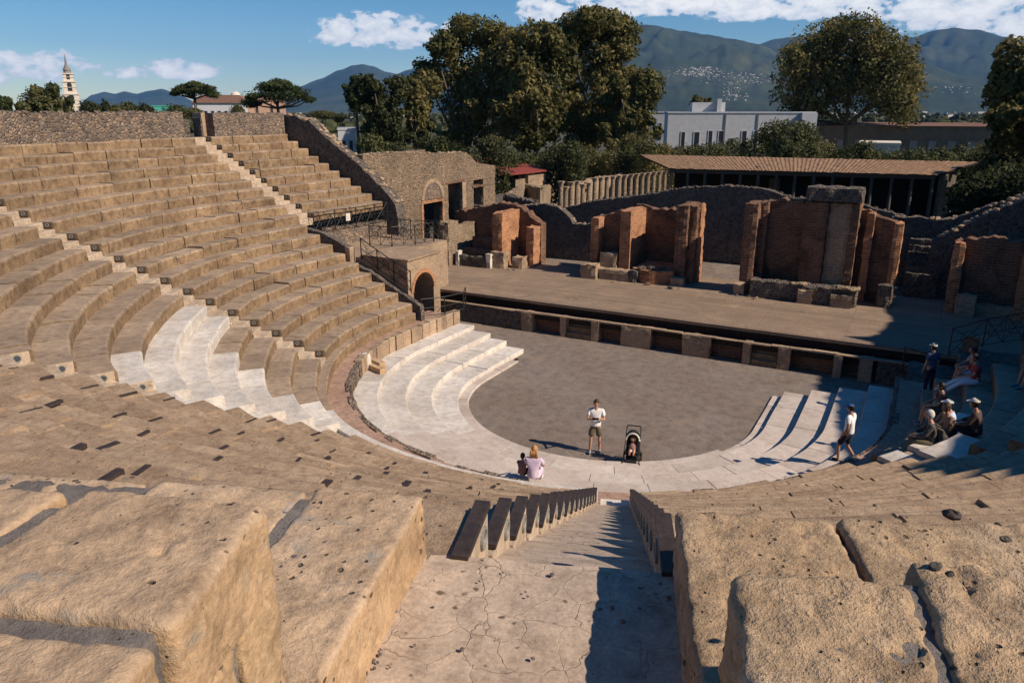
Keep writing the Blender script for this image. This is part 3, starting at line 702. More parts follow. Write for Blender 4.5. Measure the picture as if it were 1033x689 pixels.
# ------------------------------------------------------------------ big foreground blocks
def rough_block(c, z0, z1, r=.07, res=.035, amp=.03, seed=0, pit=.0, vres=None):
    """c: four (s,w) corners in order front-left, front-right, back-right, back-left (front = towards the stage)"""
    P = [Vector(sw(*q)) for q in c]
    lx = ((P[1]-P[0]).length + (P[2]-P[3]).length)/2; ly = ((P[3]-P[0]).length + (P[2]-P[1]).length)/2; lz = z1-z0
    nx, ny, nz = max(3, int(lx/res)), max(3, int(ly/res)), max(3, int(lz/res))
    mb = MB(); idx = {}; vs = []
    def vert(i, j, k):
        key = (i, j, k)
        if key in idx: return idx[key]
        p = Vector((i/nx*lx, j/ny*ly, k/nz*lz))
        q = Vector((min(max(p.x, r), lx-r), min(max(p.y, r), ly-r), min(max(p.z, 0), lz-r)))
        n = p - q
        if n.length < 1e-6: n = Vector((0, 0, 1))
        n = n.normalized(); p = q + n*r if (p-q).length > 1e-6 else p
        a, b = p.x/lx, p.y/ly
        w = P[0]*(1-a)*(1-b) + P[1]*a*(1-b) + P[2]*a*b + P[3]*(1-a)*b
        X = (P[1]-P[0]).normalized(); Y = (P[3]-P[0]).normalized()
        nn = X*n.x + Y*n.y + Vector((0, 0, 1))*n.z
        g = Vector((w.x, w.y, z0+p.z)); sd = Vector((seed*3.7, seed*1.3, 0))
        d = amp*(1.0*noise.noise((g+sd)*1.9) + .5*noise.noise((g+sd)*4.7) + .45*noise.noise((g+sd)*13) + .3*noise.noise((g+sd)*27))
        dv_, _p = noise.voronoi((g+sd)*7.5); d += amp*(1.1*(.45-dv_[0]) - .8*max(0, .10-(dv_[1]-dv_[0]))*6)
        if pit:
            q_ = noise.noise((g+sd)*11) + .5*noise.noise((g+sd)*23)
            d -= pit*1.6*max(0, q_-.38)
            d += pit*.22*noise.noise((g+sd)*30)
        g += nn*d
        idx[key] = len(vs); vs.append(g); return idx[key]
    fs = []
    for i in range(nx):
        for j in range(ny): fs.append((vert(i, j, nz), vert(i+1, j, nz), vert(i+1, j+1, nz), vert(i, j+1, nz)))
    for i in range(nx):
        for k in range(nz):
            fs.append((vert(i, 0, k), vert(i+1, 0, k), vert(i+1, 0, k+1), vert(i, 0, k+1)))
            fs.append((vert(i+1, ny, k), vert(i, ny, k), vert(i, ny, k+1), vert(i+1, ny, k+1)))
    for j in range(ny):
        for k in range(nz):
            fs.append((vert(0, j+1, k), vert(0, j, k), vert(0, j, k+1), vert(0, j+1, k+1)))
            fs.append((vert(nx, j, k), vert(nx, j+1, k), vert(nx, j+1, k+1), vert(nx, j, k+1)))
    mb.add(vs, fs); return mb
def block(label, c, z0, z1, mat, **k):
    mb = rough_block(c, z0, z1, **k); P = Vector(sw(*c[0]))
    o = mb.build('stone_block', mat, smooth=True, angle=70)
    return tag(o, label, 'stone block', 'big stone blocks of the foreground rows')
# left of the landing: row 16 ledge (z 8.2) and the raised row 17 (z 8.58)
block('long flat ledge stone along the left edge of the landing', [(22.22, -1.42), (22.24, -.80), (24.3, -.84), (24.3, -1.42)], 7.3, 8.19, block_m, r=.03, amp=.008, seed=1, res=.019, pit=.015)
block('flat ledge stone in front of the tall foreground block', [(22.28, -2.35), (22.27, -1.46), (23.3, -1.46), (23.3, -2.35)], 7.6, 8.19, block_m, r=.03, amp=.011, pit=.015, seed=2)
block('flat ledge stone between two grey mortar joints on the left', [(22.3, -3.35), (22.3, -2.40), (23.3, -2.40), (23.3, -3.35)], 7.6, 8.18, block_m, r=.03, amp=.011, pit=.015, seed=3)
block('flat ledge stone second from the left frame edge', [(22.3, -4.4), (22.3, -3.40), (23.3, -3.40), (23.3, -4.4)], 7.6, 8.19, block_m, r=.03, amp=.011, pit=.015, seed=4)
block('flat ledge stone at the left frame edge', [(22.3, -5.6), (22.3, -4.45), (23.3, -4.45), (23.3, -5.6)], 7.6, 8.18, block_m, r=.03, amp=.011, pit=.015, seed=5)
block('tall ochre sided block with rounded corner and a hole, left foreground', [(23.671, -1.626), (23.695, -0.936), (24.329, -0.903), (24.329, -1.667)], 8.62, 8.93, block_m, r=.04, amp=.008, seed=6, pit=.02, res=.017)
ochre_m = stone('ochre_tufa', (.42, .28, .155), (.47, .325, .19), (.52, .37, .235), 1.1, .8, .7, amt=.35, bd=.02, pscale=15)
block('ochre stone under the tall rounded block, nearer the seats', [(23.70, -1.6), (23.70, -.935), (23.99, -.925), (23.99, -1.6)], 8.0, 8.605, ochre_m, r=.02, amp=.012, seed=31, res=.022, pit=.02)
block('ochre stone under the tall rounded block, nearer the viewer', [(24.01, -1.6), (24.01, -.925), (24.6, -.90), (24.6, -1.6)], 8.0, 8.60, ochre_m, r=.02, amp=.012, seed=32, res=.022, pit=.02)
block('broad worn block left of the tall rounded block', [(23.695, -2.561), (23.687, -1.70), (24.426, -1.745), (24.426, -2.561)], 8.00, 8.91, block_m, r=.02, amp=.006, seed=7, pit=.015, res=.018)
block('broad worn block at the left frame edge of the raised row', [(23.695, -3.698), (23.695, -2.593), (24.426, -2.593), (24.426, -3.698)], 8.00, 8.90, block_m, r=.02, amp=.006, pit=.015, seed=8, res=.02)
block('lower corner block beside the grey mortar, bottom left', [(24.405, -1.667), (24.395, -0.911), (25.239, -0.911), (25.239, -1.667)], 8.00, 8.91, block_m, r=.025, amp=.006, pit=.015, seed=9, res=.018)
block('worn block in the bottom left corner of the foreground', [(24.49, -2.886), (24.49, -1.745), (25.401, -1.716), (25.401, -2.886)], 8.00, 8.90, block_m, r=.02, amp=.006, pit=.015, seed=10, res=.02)
mb = rough_block([(23.76, -3.6), (23.76, -.955), (25.3, -.955), (25.3, -3.6)], 8.0, 8.896, r=.02, amp=.007, res=.04, seed=40)
tag(mb.build('mortar_bed', mortar_m), 'grey mortar filling the joints between the left foreground blocks', 'mortar bed')
mb = rough_block([(22.36, -5.6), (22.36, -.9), (24.2, -.9), (24.2, -5.6)], 7.5, 8.176, r=.02, amp=.006, res=.05, seed=41)
tag(mb.build('mortar_bed', mortar_m), 'grey mortar in the joints of the lower left ledge', 'mortar bed')
# right of the landing
block('pitted ledge stone along the right edge of the landing', [(22.2, .55), (22.18, 1.35), (24.3, 1.35), (24.3, .56)], 7.3, 8.19, pit_m, r=.035, amp=.013, seed=11, pit=.035, res=.026)
block('pitted ledge stone right of the cracked joint', [(22.18, 1.37), (22.1, 2.3), (24.2, 2.3), (24.2, 1.38)], 7.6, 8.20, pit_m, r=.035, amp=.013, seed=12, pit=.035, res=.03)
block('pitted ledge stone near the right frame edge', [(22.1, 2.33), (22.0, 3.4), (24.2, 3.4), (24.2, 2.33)], 7.6, 8.20, pit_m, r=.035, amp=.013, seed=13, pit=.035)
block('pitted ledge stone beyond the right frame edge', [(22.0, 3.43), (21.95, 4.9), (24.2, 4.9), (24.2, 3.43)], 7.6, 8.2, pit_m, r=.035, amp=.013, seed=14, pit=.035)
block('big rough block with a dark shaded side, right foreground', [(23.776, 0.576), (23.752, 1.096), (24.589, 0.99), (24.589, 0.527)], 8.00, 8.87, pit_m, r=.04, amp=.014, seed=15, pit=.04, res=.02)
block('rough pitted block right of the long dark crack', [(23.654, 1.12), (23.614, 1.949), (24.589, 1.949), (24.589, 1.014)], 8.00, 8.88, pit_m, r=.035, amp=.013, seed=16, pit=.04, res=.022)
block('rough pitted block at the right frame edge of the raised row', [(23.614, 1.973), (23.573, 3.208), (24.589, 3.208), (24.589, 1.973)], 8.00, 8.89, pit_m, r=.035, amp=.013, seed=17, res=.025, pit=.04)
block('plain ledge stone the photographer stands on, left', [(25.4, -3.5), (25.4, -1.0), (27.5, -1.0), (27.5, -3.5)], 7.6, 8.6, block_m, r=.06, amp=.02, seed=18, res=.1)
block('plain ledge stone the photographer stands on, right', [(24.75, .62), (24.75, 3.9), (27.5, 3.9), (27.5, .62)], 7.6, 8.6, pit_m, r=.06, amp=.02, seed=19, res=.1)
for c_b, z_b, l_b in (([(23.75, .66), (23.75, 3.2), (24.7, 3.2), (24.7, .62)], 8.85, 'grey mortar in the joints of the raised right blocks'), ([(22.3, .62), (22.3, 4.8), (24.2, 4.8), (24.2, .62)], 8.15, 'grey mortar in the joints of the lower right ledge')):
    tag(rough_block(c_b, 7.8, z_b, r=.02, amp=.008, res=.05, seed=44).build('mortar_bed', mortar_m, smooth=True), l_b, 'mortar bed')
# loose dark stones on the right-hand blocks
for i, (px, py, z, r, lab) in enumerate(((960, 521, 8.2, .034, 'dark red broken brick lying on the pitted ledge'), (943, 573, 8.88, .018, 'dark stone in a hollow of the right block'), (958, 580, 8.88, .012, 'smaller dark stone lying in the hollow of the right block'), (1014, 545, 8.88, .014, 'dark pebble near the right frame edge'))):
    p = at_z(px, py, z); mb = MB(); mb.ball((0, 0, r*.35), r*1.4, r, r*.7, 9, 6, Quaternion((0, 0, 1), random.random()*3).to_matrix(), jit=.18)
    o = mb.build('loose_stone', dwood_m if i == 0 else drub_m); o.location = p; tag(o, lab, 'stone')
# blocks of the top-of-cavea wall and its ends
# ------------------------------------------------------------------ ground, orchestra, stage
def sheet(name, mat, x0, x1, y0, y1, z):
    mb = MB(); mb.add([(x0, y0, z), (x1, y0, z), (x1, y1, z), (x0, y1, z)], [(0, 1, 2, 3)])
    return tag(mb.build(name, mat), kind='structure')
soil_m = stone('dry_grass_soil', (.055, .055, .028), (.08, .07, .04), (.05, .06, .025), .35, .5)
plain_m = stone('far_plain', (.06, .065, .035), (.09, .085, .05), (.07, .08, .04), .006, .2)
sheet('ground', plain_m, -40000, 40000, -40000, 40000, -.35)
poly = [pt(5.3, -102 + 204*i/100, 0)[:2] for i in range(101)]
poly = [(x, y, .0) for x, y in poly] + [(9.6, 3.2, 0), (9.6, 7.4, 0), (-12.5, 7.4, 0), (-12.5, 3.0, 0)]
mb = MB(); mb.add(poly, [tuple(range(len(poly)))]); tag(mb.build('orchestra_floor', gravel_m), kind='structure')
sheet('theatre_base', soil_m, -24, 24, -27, 30, -.12)
mb = MB()
for s in (-1, 1): mb.box(min(s*9.5, s*13.4), max(s*9.5, s*13.4), 2.2, 7.0, -.1, .02)
tag(mb.build('side_passage_floor', gravel_m), kind='structure')

st = thing('wooden_stage', 'wide weathered wooden stage floor of long boards before the brick ruins', 'stage', (0, 0, 0))
mb = MB(); mb.box(-15.6, 15.6, 7.62, 17.2, 1.22, 1.35); mb.build('deck', wood_m, st)
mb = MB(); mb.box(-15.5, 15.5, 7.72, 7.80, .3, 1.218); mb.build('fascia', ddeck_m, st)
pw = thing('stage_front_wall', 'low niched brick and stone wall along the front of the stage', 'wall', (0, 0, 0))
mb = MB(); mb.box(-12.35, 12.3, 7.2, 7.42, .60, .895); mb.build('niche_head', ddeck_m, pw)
mb = MB()
x = -12.4
while x < 12.2:
    w = random.uniform(.7, 1.5); mb.tint = random.gauss(0, .15); mb.box(x+.01, min(x+w, 12.3)-.01, 6.95, 7.2, .915, .965+random.gauss(0, .012), .01); x += w
mb.tint = 0; mb.build('coping', bare_m, pw)
mb = MB(); mb.box(-12.35, 12.3, 7.42, 7.52, -.05, .62); mb.build('back_face', plas_m, pw)
def px_x(px, Y, z=.5): 
    d = ray(px, 345); t = None
    # x of the stage-front line seen at image column px
    best = None
    for i in range(-1400, 1400):
        q = Vector((i*.01, Y, z)) - CAM; dd = Vector((q.x, q.y)); 
        a = dd.dot(RG)/(dd.dot(FW)*math.cos(PITCH) - q.z*math.sin(PITCH))*FPX + 516.5
        if best is None or abs(a-px) < best[0]: best = (abs(a-px), i*.01)
    return best[1]
pier_px = [(526, 537), (567, 571), (596, 604), (626, 656), (688, 716), (750, 757), (784, 797), (843, 849), (866, 880)]
for a, b in pier_px:
    xa, xb = px_x(a, 6.95), px_x(b, 6.95)
    if xb - xa < .32: xa = xb - .32
    mb = MB(); mb.rbox(xa, xb, 6.92, 7.44, -.05, .93); mb.build('niche_pier', bare_m, pw)
for a, b in ((571, 596), (757, 784)):
    xa, xb = px_x(a, 6.95)+.02, px_x(b, 6.95)-.02
    for i in range(3):
        mb = MB(); mb.box(xa, xb, 6.98+.14*i, 7.41, -.04, .24*(i+1), .008); mb.build('niche_step', seat_m, pw)
mb = MB(); mb.box(-12.3, px_x(526, 6.95), 6.95, 7.41, -.05, .9, .01); mb.box(px_x(884, 6.95), 12.3, 6.95, 7.41, -.05, .9, .01); mb.build('plain_face', drub_m, pw)

# ------------------------------------------------------------------ ruined walls
def ruin(mb, pts, z0, t, step=.22, jag=.05, side=1):
    """wall along pts [(x, y, ztop)...]; thickness t laid to the left of the path (side=1) or right (-1); broken crest"""
    out = []
    for (a, b) in zip(pts[:-1], pts[1:]):
        A, B = Vector(a), Vector(b); L = (B-A).to_2d().length; n = max(1, int(L/step))
        for i in range(n): out.append(A.lerp(B, i/n))
    out.append(Vector(pts[-1])); m = len(out); vs = []
    hj = random.random()*40
    for i, p in enumerate(out):
        d = (out[min(i+1, m-1)] - out[max(i-1, 0)]).to_2d().normalized(); nrm = Vector((-d.y, d.x))*t*side
        j = jag*(1.4*noise.noise((i*.9, hj, 0)) + random.uniform(-.6, .6)); j2 = jag*random.uniform(-.8, .8)
        w = .02*noise.noise((i*.8, hj, 5))
        vs += [(p.x + w*nrm.x/t, p.y + w*nrm.y/t, z0), (p.x - .01*nrm.x/t, p.y - .01*nrm.y/t, p.z+j), (p.x+nrm.x*.5, p.y+nrm.y*.5, p.z+j*.6+.03), (p.x+nrm.x, p.y+nrm.y, p.z+j+j2), (p.x+nrm.x, p.y+nrm.y, z0)]
    fs = [(i*5+q, (i+1)*5+q, (i+1)*5+q+1, i*5+q+1) for i in range(m-1) for q in range(4)]
    fs += [(0, 1, 2, 3, 4), tuple((m-1)*5+q for q in range(4, -1, -1))]
    if side < 0: fs = [f[::-1] for f in fs]
    mb.add(vs, fs); return mb
def crest(mb, pts, t, side=1, size=.13, dens=5.0):
    """loose rubble stones that make up the broken top of a wall"""
    for (a, b) in zip(pts[:-1], pts[1:]):
        A, B = Vector(a), Vector(b); L = (B-A).length; d = (B-A).to_2d().normalized(); nr = Vector((-d.y, d.x))*side
        for i in range(int(L*dens)):
            p = A.lerp(B, random.random()); o = random.uniform(.05, .95)*t; s = size*random.uniform(.6, 1.25)
            mb.tint = random.gauss(0, .2)
            mb.ball((p.x+nr.x*o, p.y+nr.y*o, p.z+s*.1), s*1.2, s, s*.7, 7, 5, Quaternion((0, 0, 1), random.random()*6).to_matrix(), jit=.2)
    mb.tint = 0; return mb
# back wall of the seating, three stretches
RT = rk(19, -90)
def top_wall(label, u0, u1, z1=10.12, ends=None):
    w = thing('rubble_wall', label, 'wall', (0, 0, 0))
    pts = [(*pt(RT, u0 + (u1-u0)*i/40, 0)[:2], z1 + .05*noise.noise((i*.5, u0, 0))) for i in range(41)]
    mb = MB(); ruin(mb, pts, 7.6, .6, .3, .05, 1 if True else -1); mb.build('masonry', rubble_m, w)
    mb = MB(); crest(mb, pts, .6, 1, .11, 4); mb.build('loose_crest', rubble_m, w)
    return w
tw = top_wall('long rubble wall along the top of the rows under the bell tower', -97.2, -22)
mb = MB(); ya = pt(RT, -97.2, 0)[1]; mb.box(-RT-.62, -RT+.03, ya, ya+.22, 7.6, 10.13, .01); mb.box(-RT-.62, -RT+.03, ya-.05, ya+.2, 7.6, 9.2, .01); mb.build('dressed_end', bare_m, tw)
tw = top_wall('short rubble wall between the stair gap and the sloping wall', -124.0, -104.4, 10.05)
ya = pt(RT, -104.4, 0)[1]
mb = MB(); mb.box(-RT-.62, -RT+.03, ya-.26, ya-.005, 7.6, 10.1, .01); mb.build('dressed_end', bare_m, tw)
gw = world_thing('stone_gateway', 'dark sunken passage cut through the top wall at the stair head', 'passage', (-RT-.4, 2.5, 9))
mb = MB(); mb.box(-RT-1.9, -RT-1.7, 1.4, 4.0, 7.6, 9.75, .03); put(mb, 'back_face', drub_m, gw)
mb = MB(); mb.box(-RT-.5, -RT+.06, 3.22, 3.36, 8.2, 9.85, .02); put(mb, 'jamb', drub_m, gw)
top_wall('rubble wall along the top of the right hand rows', 62, 120, 10.1)

# sloping wing wall on the left
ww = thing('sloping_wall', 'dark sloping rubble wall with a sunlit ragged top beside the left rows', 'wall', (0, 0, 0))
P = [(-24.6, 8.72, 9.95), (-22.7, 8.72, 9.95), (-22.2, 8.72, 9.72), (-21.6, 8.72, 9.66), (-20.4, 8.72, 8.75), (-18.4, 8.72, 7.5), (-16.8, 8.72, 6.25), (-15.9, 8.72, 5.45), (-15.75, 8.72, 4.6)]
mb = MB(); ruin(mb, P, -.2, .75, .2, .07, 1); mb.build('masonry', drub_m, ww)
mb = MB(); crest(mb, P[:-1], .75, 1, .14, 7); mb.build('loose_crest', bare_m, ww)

# building with the arch and doorways (faces the orchestra side)
ab = world_thing('ruined_building', 'tall sunlit masonry building with an arch over a lintelled doorway', 'ruin', (-19, 17, 0))
Xb = -18.5
bl_m = rubble('small_ochre_rubble', [(.17, .125, .09), (.29, .215, .145), (.24, .165, .11), (.35, .26, .18), (.14, .11, .085)], (.30, .225, .155), 8, 1.0, .05)
mb = MB()
for y0, y1, zt_ in ((9.4, 15.0, 5.0), (17.1, 17.9, 5.62), (19.55, 21.1, 5.1), (22.4, 24.1, 5.1)): mb.rbox(Xb-.7, Xb, y0, y1, .8, zt_)
mb.rbox(Xb-.7, Xb-.01, 19.55, 21.1, 5.1, 5.62); mb.rbox(Xb-.7, Xb-.01, 22.4, 24.1, 5.1, 5.62); mb.rbox(Xb-.7, Xb-.01, 9.4, 15.0, 5.0, 5.62); mb.rbox(Xb-.6, Xb-.02, 21.1, 22.4, .8, 3.6)
put(mb, 'lower_wall', bl_m, ab)
mb = MB(); ruin(mb, [(Xb, 9.4, 7.82), (Xb, 12.0, 7.85), (Xb, 16.5, 7.62), (Xb, 20.2, 7.5), (Xb, 20.7, 7.3), (Xb, 21.6, 6.7), (Xb, 24.1, 6.4)], 5.62, .7, .22, .07, 1)
put(mb, 'upper_wall', bl_m, ab)
mb = MB(); crest(mb, [(Xb, 9.4, 7.82), (Xb, 12.0, 7.85), (Xb, 16.5, 7.62), (Xb, 20.2, 7.5)], .7, 1, .11, 5); put(mb, 'loose_crest', bare_m, ab)
mb = MB(); mb.rbox(-24.5, Xb-.72, 9.6, 10.2, .8, 7.7); mb.rbox(-24.5, Xb-.72, 23.5, 24.0, .8, 6.3); mb.rbox(-25.0, -24.5, 9.6, 24.0, .8, 7.4); put(mb, 'rear_wall', bl_m, ab)
mb = MB(); mb.rbox(Xb-.72, Xb+.05, 14.8, 17.35, 4.62, 4.80); put(mb, 'lintel', brick_m, ab)
mb = MB(); mb.rbox(Xb-.72, Xb-.02, 15.0, 17.1, 4.80, 5.62); put(mb, 'arch_filling', rubble_m, ab)
mb = MB(); mb.rbox(Xb-.72, Xb+.05, 17.6, 19.8, 5.625, 5.76); put(mb, 'lintel', plas_m, ab)
mb = MB(); mb.rbox(Xb-.72, Xb+.05, 20.9, 22.6, 5.1, 5.25); put(mb, 'lintel', plas_m, ab)
n = 16; cyb, czb, rb0 = 16.1, 4.85, 1.25
ring = [(Xb+.04, cyb-rb0*math.cos(PI*i/n), czb+rb0*math.sin(PI*i/n)) for i in range(n+1)]; c = Vector((Xb+.04, cyb, czb)); mb = MB()
for i in range(n):
    a, b = Vector(ring[i]), Vector(ring[i+1]); mb.extr([a, b, c.lerp(b, .8), c.lerp(a, .8)], (-.12, 0, 0))
put(mb, 'brick_arch', bare_m, ab)
mb = MB(); mb.extr([(Xb+.012, cyb-rb0*.8*math.cos(PI*i/n), czb+rb0*.8*math.sin(PI*i/n)) for i in range(n+1)], (-.05, 0, 0)); put(mb, 'tympanum', rubble_m, ab)
for y0, y1 in ((14.72, 15.0), (17.1, 17.38)):
    mb = MB(); mb.rbox(Xb-.1, Xb+.05, y0, y1, 2.0, 4.62); put(mb, 'door_jamb', brick_m, ab)
mb = MB(); mb.rbox(Xb-.3, Xb+.06, 19.55, 20.0, 1.5, 5.62); put(mb, 'corner_pier', bare_m, ab)
mb = MB(); mb.box(-22.4, -22.2, 10.2, 23.5, .8, 7.0); put(mb, 'inner_wall', drub_m, ab)

# tribunal: end wall of the lower rows, vaulted side entrance, platform
for side, lab in ((-1, 'left'),):
    e = world_thing('vaulted_entrance', 'brick vaulted side entrance with an arched mouth on the %s of the orchestra' % lab, 'entrance', (side*12.5, 3.6, 0))
    X = 10.6
    sx = lambda a, b: (min(side*a, side*b), max(side*a, side*b))
    yA, yB, zt, zs, cy, ra = 2.42, 4.95, 3.85, 2.35, 3.62, .80
    n = 18; poly = [(side*X, yA, 0), (side*X, yA, zt), (side*X, yB, zt), (side*X, yB, 0)]
    poly += [(side*X, cy+ra, 0)] + [(side*X, cy+ra*math.cos(PI*i/n), zs+ra*math.sin(PI*i/n)) for i in range(n+1)] + [(side*X, cy-ra, 0)]
    mb = MB(); vs = poly; m = len(vs); d = Vector((side*2.6, 0, 0))
    P3 = [Vector(v) for v in vs]
    b0 = P3 + [p + d for p in P3]
    # front ring split in quads: jambs and spandrels
    f = []
    for i in range(n): pass
    mb.add(b0, [(i, (i+1) % m, m+(i+1) % m, m+i) for i in range(m)])
    arc = [(side*X, cy+ra*math.cos(PI*i/n), zs+ra*math.sin(PI*i/n)) for i in range(n+1)]
    fr_ = []
    for i in range(n):
        a, b = arc[i], arc[i+1]
        fr_.append([a, (side*X, a[1], zt), (side*X, b[1], zt), b])
    fr_.append([(side*X, yA, 0), (side*X, yA, zt), (side*X, cy-ra, zt), (side*X, cy-ra, 0)])
    fr_.append([(side*X, cy+ra, 0), (side*X, cy+ra, zt), (side*X, yB, zt), (side*X, yB, 0)])
    for q in fr_: mb.add(q, [(0, 1, 2, 3)])
    put(mb, 'arched_front', bare_m, e)
    mb = MB()
    for i in range(n):
        a, b = Vector(arc[i]), Vector(arc[i+1]); c = Vector((side*X, cy, zs))
        mb.extr([a, b, c + (b-c)*1.22, c + (a-c)*1.22], (-side*.03, 0, 0))
    put(mb, 'arch_ring', brick_m, e)
    mb = MB(); x0, x1 = sx(X+.02, 16.6); mb.box(x0, x1, yB-.3, yB-.003, 0, 3.8); mb.box(*sx(13.2, 16.6), yA+.003, yB-.3, 3.4, 3.8)
    mb.box(*sx(13.4, 13.8), yA+.3, yB-.3, 0, 3.4); put(mb, 'side_wall', bare_m, e)
    mb = MB(); mb.box(*sx(X-.06, X+2.6), yA-.03, yB+.05, 3.852, 3.93, .01); put(mb, 'parapet', bare_m, e)
    # rubble body under the platform
    if side < 0:
        mb = MB(); mb.box(*sx(12.6, 16.55), yB, 8.7, 1.0, 3.75, .02); put(mb, 'platform', bare_m, e)
        mb = MB(); ruin(mb, [(-16.48, 3.6, 4.7), (-16.48, 5.0, 4.62), (-16.48, 8.65, 4.5)], 3.7, .5, .2, .04, 1); put(mb, 'retaining_wall', rubble_m, e)
    # end wall following the rows down
    mb = MB(); P = [(side*16.6, 2.08, 5.0), (side*15.2, 2.08, 4.85), (side*14.2, 2.08, 4.5), (side*13.5, 2.08, 4.25)]
    ruin(mb, P, 0, .30, .2, .03, 1); put(mb, 'upper_end_wall', drub_m, e)
    mb = MB(); ruin(mb, [(side*13.46, 2.08, 3.55), (side*12.5, 2.08, 3.3), (side*11.4, 2.08, 2.75), (side*10.4, 2.08, 2.3), (side*9.75, 2.08, 2.0), (side*9.7, 2.08, 1.6)], 0, .26, .2, .03, 1); put(mb, 'lower_end_wall', drub_m, e)
    mb = MB(); mb.rbox(-13.75, -13.48, 2.02, 2.42, 2.0, 4.3); put(mb, 'end_pier', bare_m, e)

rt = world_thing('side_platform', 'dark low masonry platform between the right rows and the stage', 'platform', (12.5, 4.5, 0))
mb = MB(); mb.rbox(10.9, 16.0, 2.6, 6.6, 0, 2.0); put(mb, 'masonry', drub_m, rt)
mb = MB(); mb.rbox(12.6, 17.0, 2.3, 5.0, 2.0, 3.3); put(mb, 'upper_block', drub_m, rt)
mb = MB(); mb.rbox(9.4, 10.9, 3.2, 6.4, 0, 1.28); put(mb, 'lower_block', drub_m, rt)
# low cross walls left of stage
def mass(label, cat, name, parts, loc):
    w = world_thing(name, label, cat, loc)
    for pn, mat, boxes in parts:
        mb = MB()
        for b in boxes:
            if len(b) == 6: mb.rbox(*b, .2, .045)
            else: ruin(mb, *b[0], **b[1])
        put(mb, pn, mat, w)
    return w
D = 1.3
def wl(pts, t=.5, side=1, z0=D, jag=.12): return ((pts, z0, t), dict(step=.2, jag=jag, side=side))
# scaenae frons: left end
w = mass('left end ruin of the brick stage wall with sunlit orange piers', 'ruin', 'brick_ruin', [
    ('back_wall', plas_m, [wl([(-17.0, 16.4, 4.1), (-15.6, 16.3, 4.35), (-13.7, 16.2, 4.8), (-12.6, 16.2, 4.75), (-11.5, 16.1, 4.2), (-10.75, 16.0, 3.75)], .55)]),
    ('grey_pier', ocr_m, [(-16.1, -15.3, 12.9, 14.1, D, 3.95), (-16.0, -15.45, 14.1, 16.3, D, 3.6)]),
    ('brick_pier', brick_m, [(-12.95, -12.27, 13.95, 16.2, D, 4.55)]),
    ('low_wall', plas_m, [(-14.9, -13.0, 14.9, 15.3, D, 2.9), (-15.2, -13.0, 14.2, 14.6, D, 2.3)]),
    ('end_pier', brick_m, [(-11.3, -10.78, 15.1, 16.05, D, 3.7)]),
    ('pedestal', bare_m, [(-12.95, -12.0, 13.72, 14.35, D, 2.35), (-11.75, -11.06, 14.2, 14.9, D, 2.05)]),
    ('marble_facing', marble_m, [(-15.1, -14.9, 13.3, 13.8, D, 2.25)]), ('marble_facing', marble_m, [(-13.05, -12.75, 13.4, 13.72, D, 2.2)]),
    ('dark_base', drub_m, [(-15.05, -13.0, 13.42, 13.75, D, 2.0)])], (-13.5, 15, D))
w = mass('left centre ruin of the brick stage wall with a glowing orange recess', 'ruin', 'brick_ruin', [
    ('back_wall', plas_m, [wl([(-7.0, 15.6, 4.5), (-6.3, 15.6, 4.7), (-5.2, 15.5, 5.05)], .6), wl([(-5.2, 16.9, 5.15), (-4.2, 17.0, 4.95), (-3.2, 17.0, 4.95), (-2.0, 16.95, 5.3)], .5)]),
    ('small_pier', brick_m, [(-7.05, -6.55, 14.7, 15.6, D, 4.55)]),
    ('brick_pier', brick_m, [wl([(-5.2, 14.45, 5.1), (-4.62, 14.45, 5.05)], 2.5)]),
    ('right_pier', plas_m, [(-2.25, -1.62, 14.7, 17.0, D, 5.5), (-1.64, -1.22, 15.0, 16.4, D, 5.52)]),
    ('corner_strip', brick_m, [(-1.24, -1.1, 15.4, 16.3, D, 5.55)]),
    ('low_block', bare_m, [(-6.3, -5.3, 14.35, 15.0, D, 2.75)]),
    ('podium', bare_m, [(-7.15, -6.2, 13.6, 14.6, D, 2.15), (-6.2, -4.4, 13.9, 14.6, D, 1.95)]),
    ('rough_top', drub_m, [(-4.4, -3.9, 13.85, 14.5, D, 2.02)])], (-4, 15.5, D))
mb = MB(); n = 14; pl = [(-4.35, 16.8)] + [(-4.4 + 2.3*i/n, 14.45 - .55*math.sin(PI*i/n)) for i in range(n+1)] + [(-2.25, 16.8)]
mb.prism(pl, D, 2.05); put(mb, 'curved_podium', brick_m, w)
mb = MB(); crest(mb, [(-4.2, 14.2, 2.08), (-2.5, 14.3, 2.08)], .6, 1, .13, 16); put(mb, 'rough_top', drub_m, w)
mb = MB(); mb.box(-2.2, -1.5, 14.2, 14.7, D, 1.75, .02); put(mb, 'pedestal', bare_m, w)
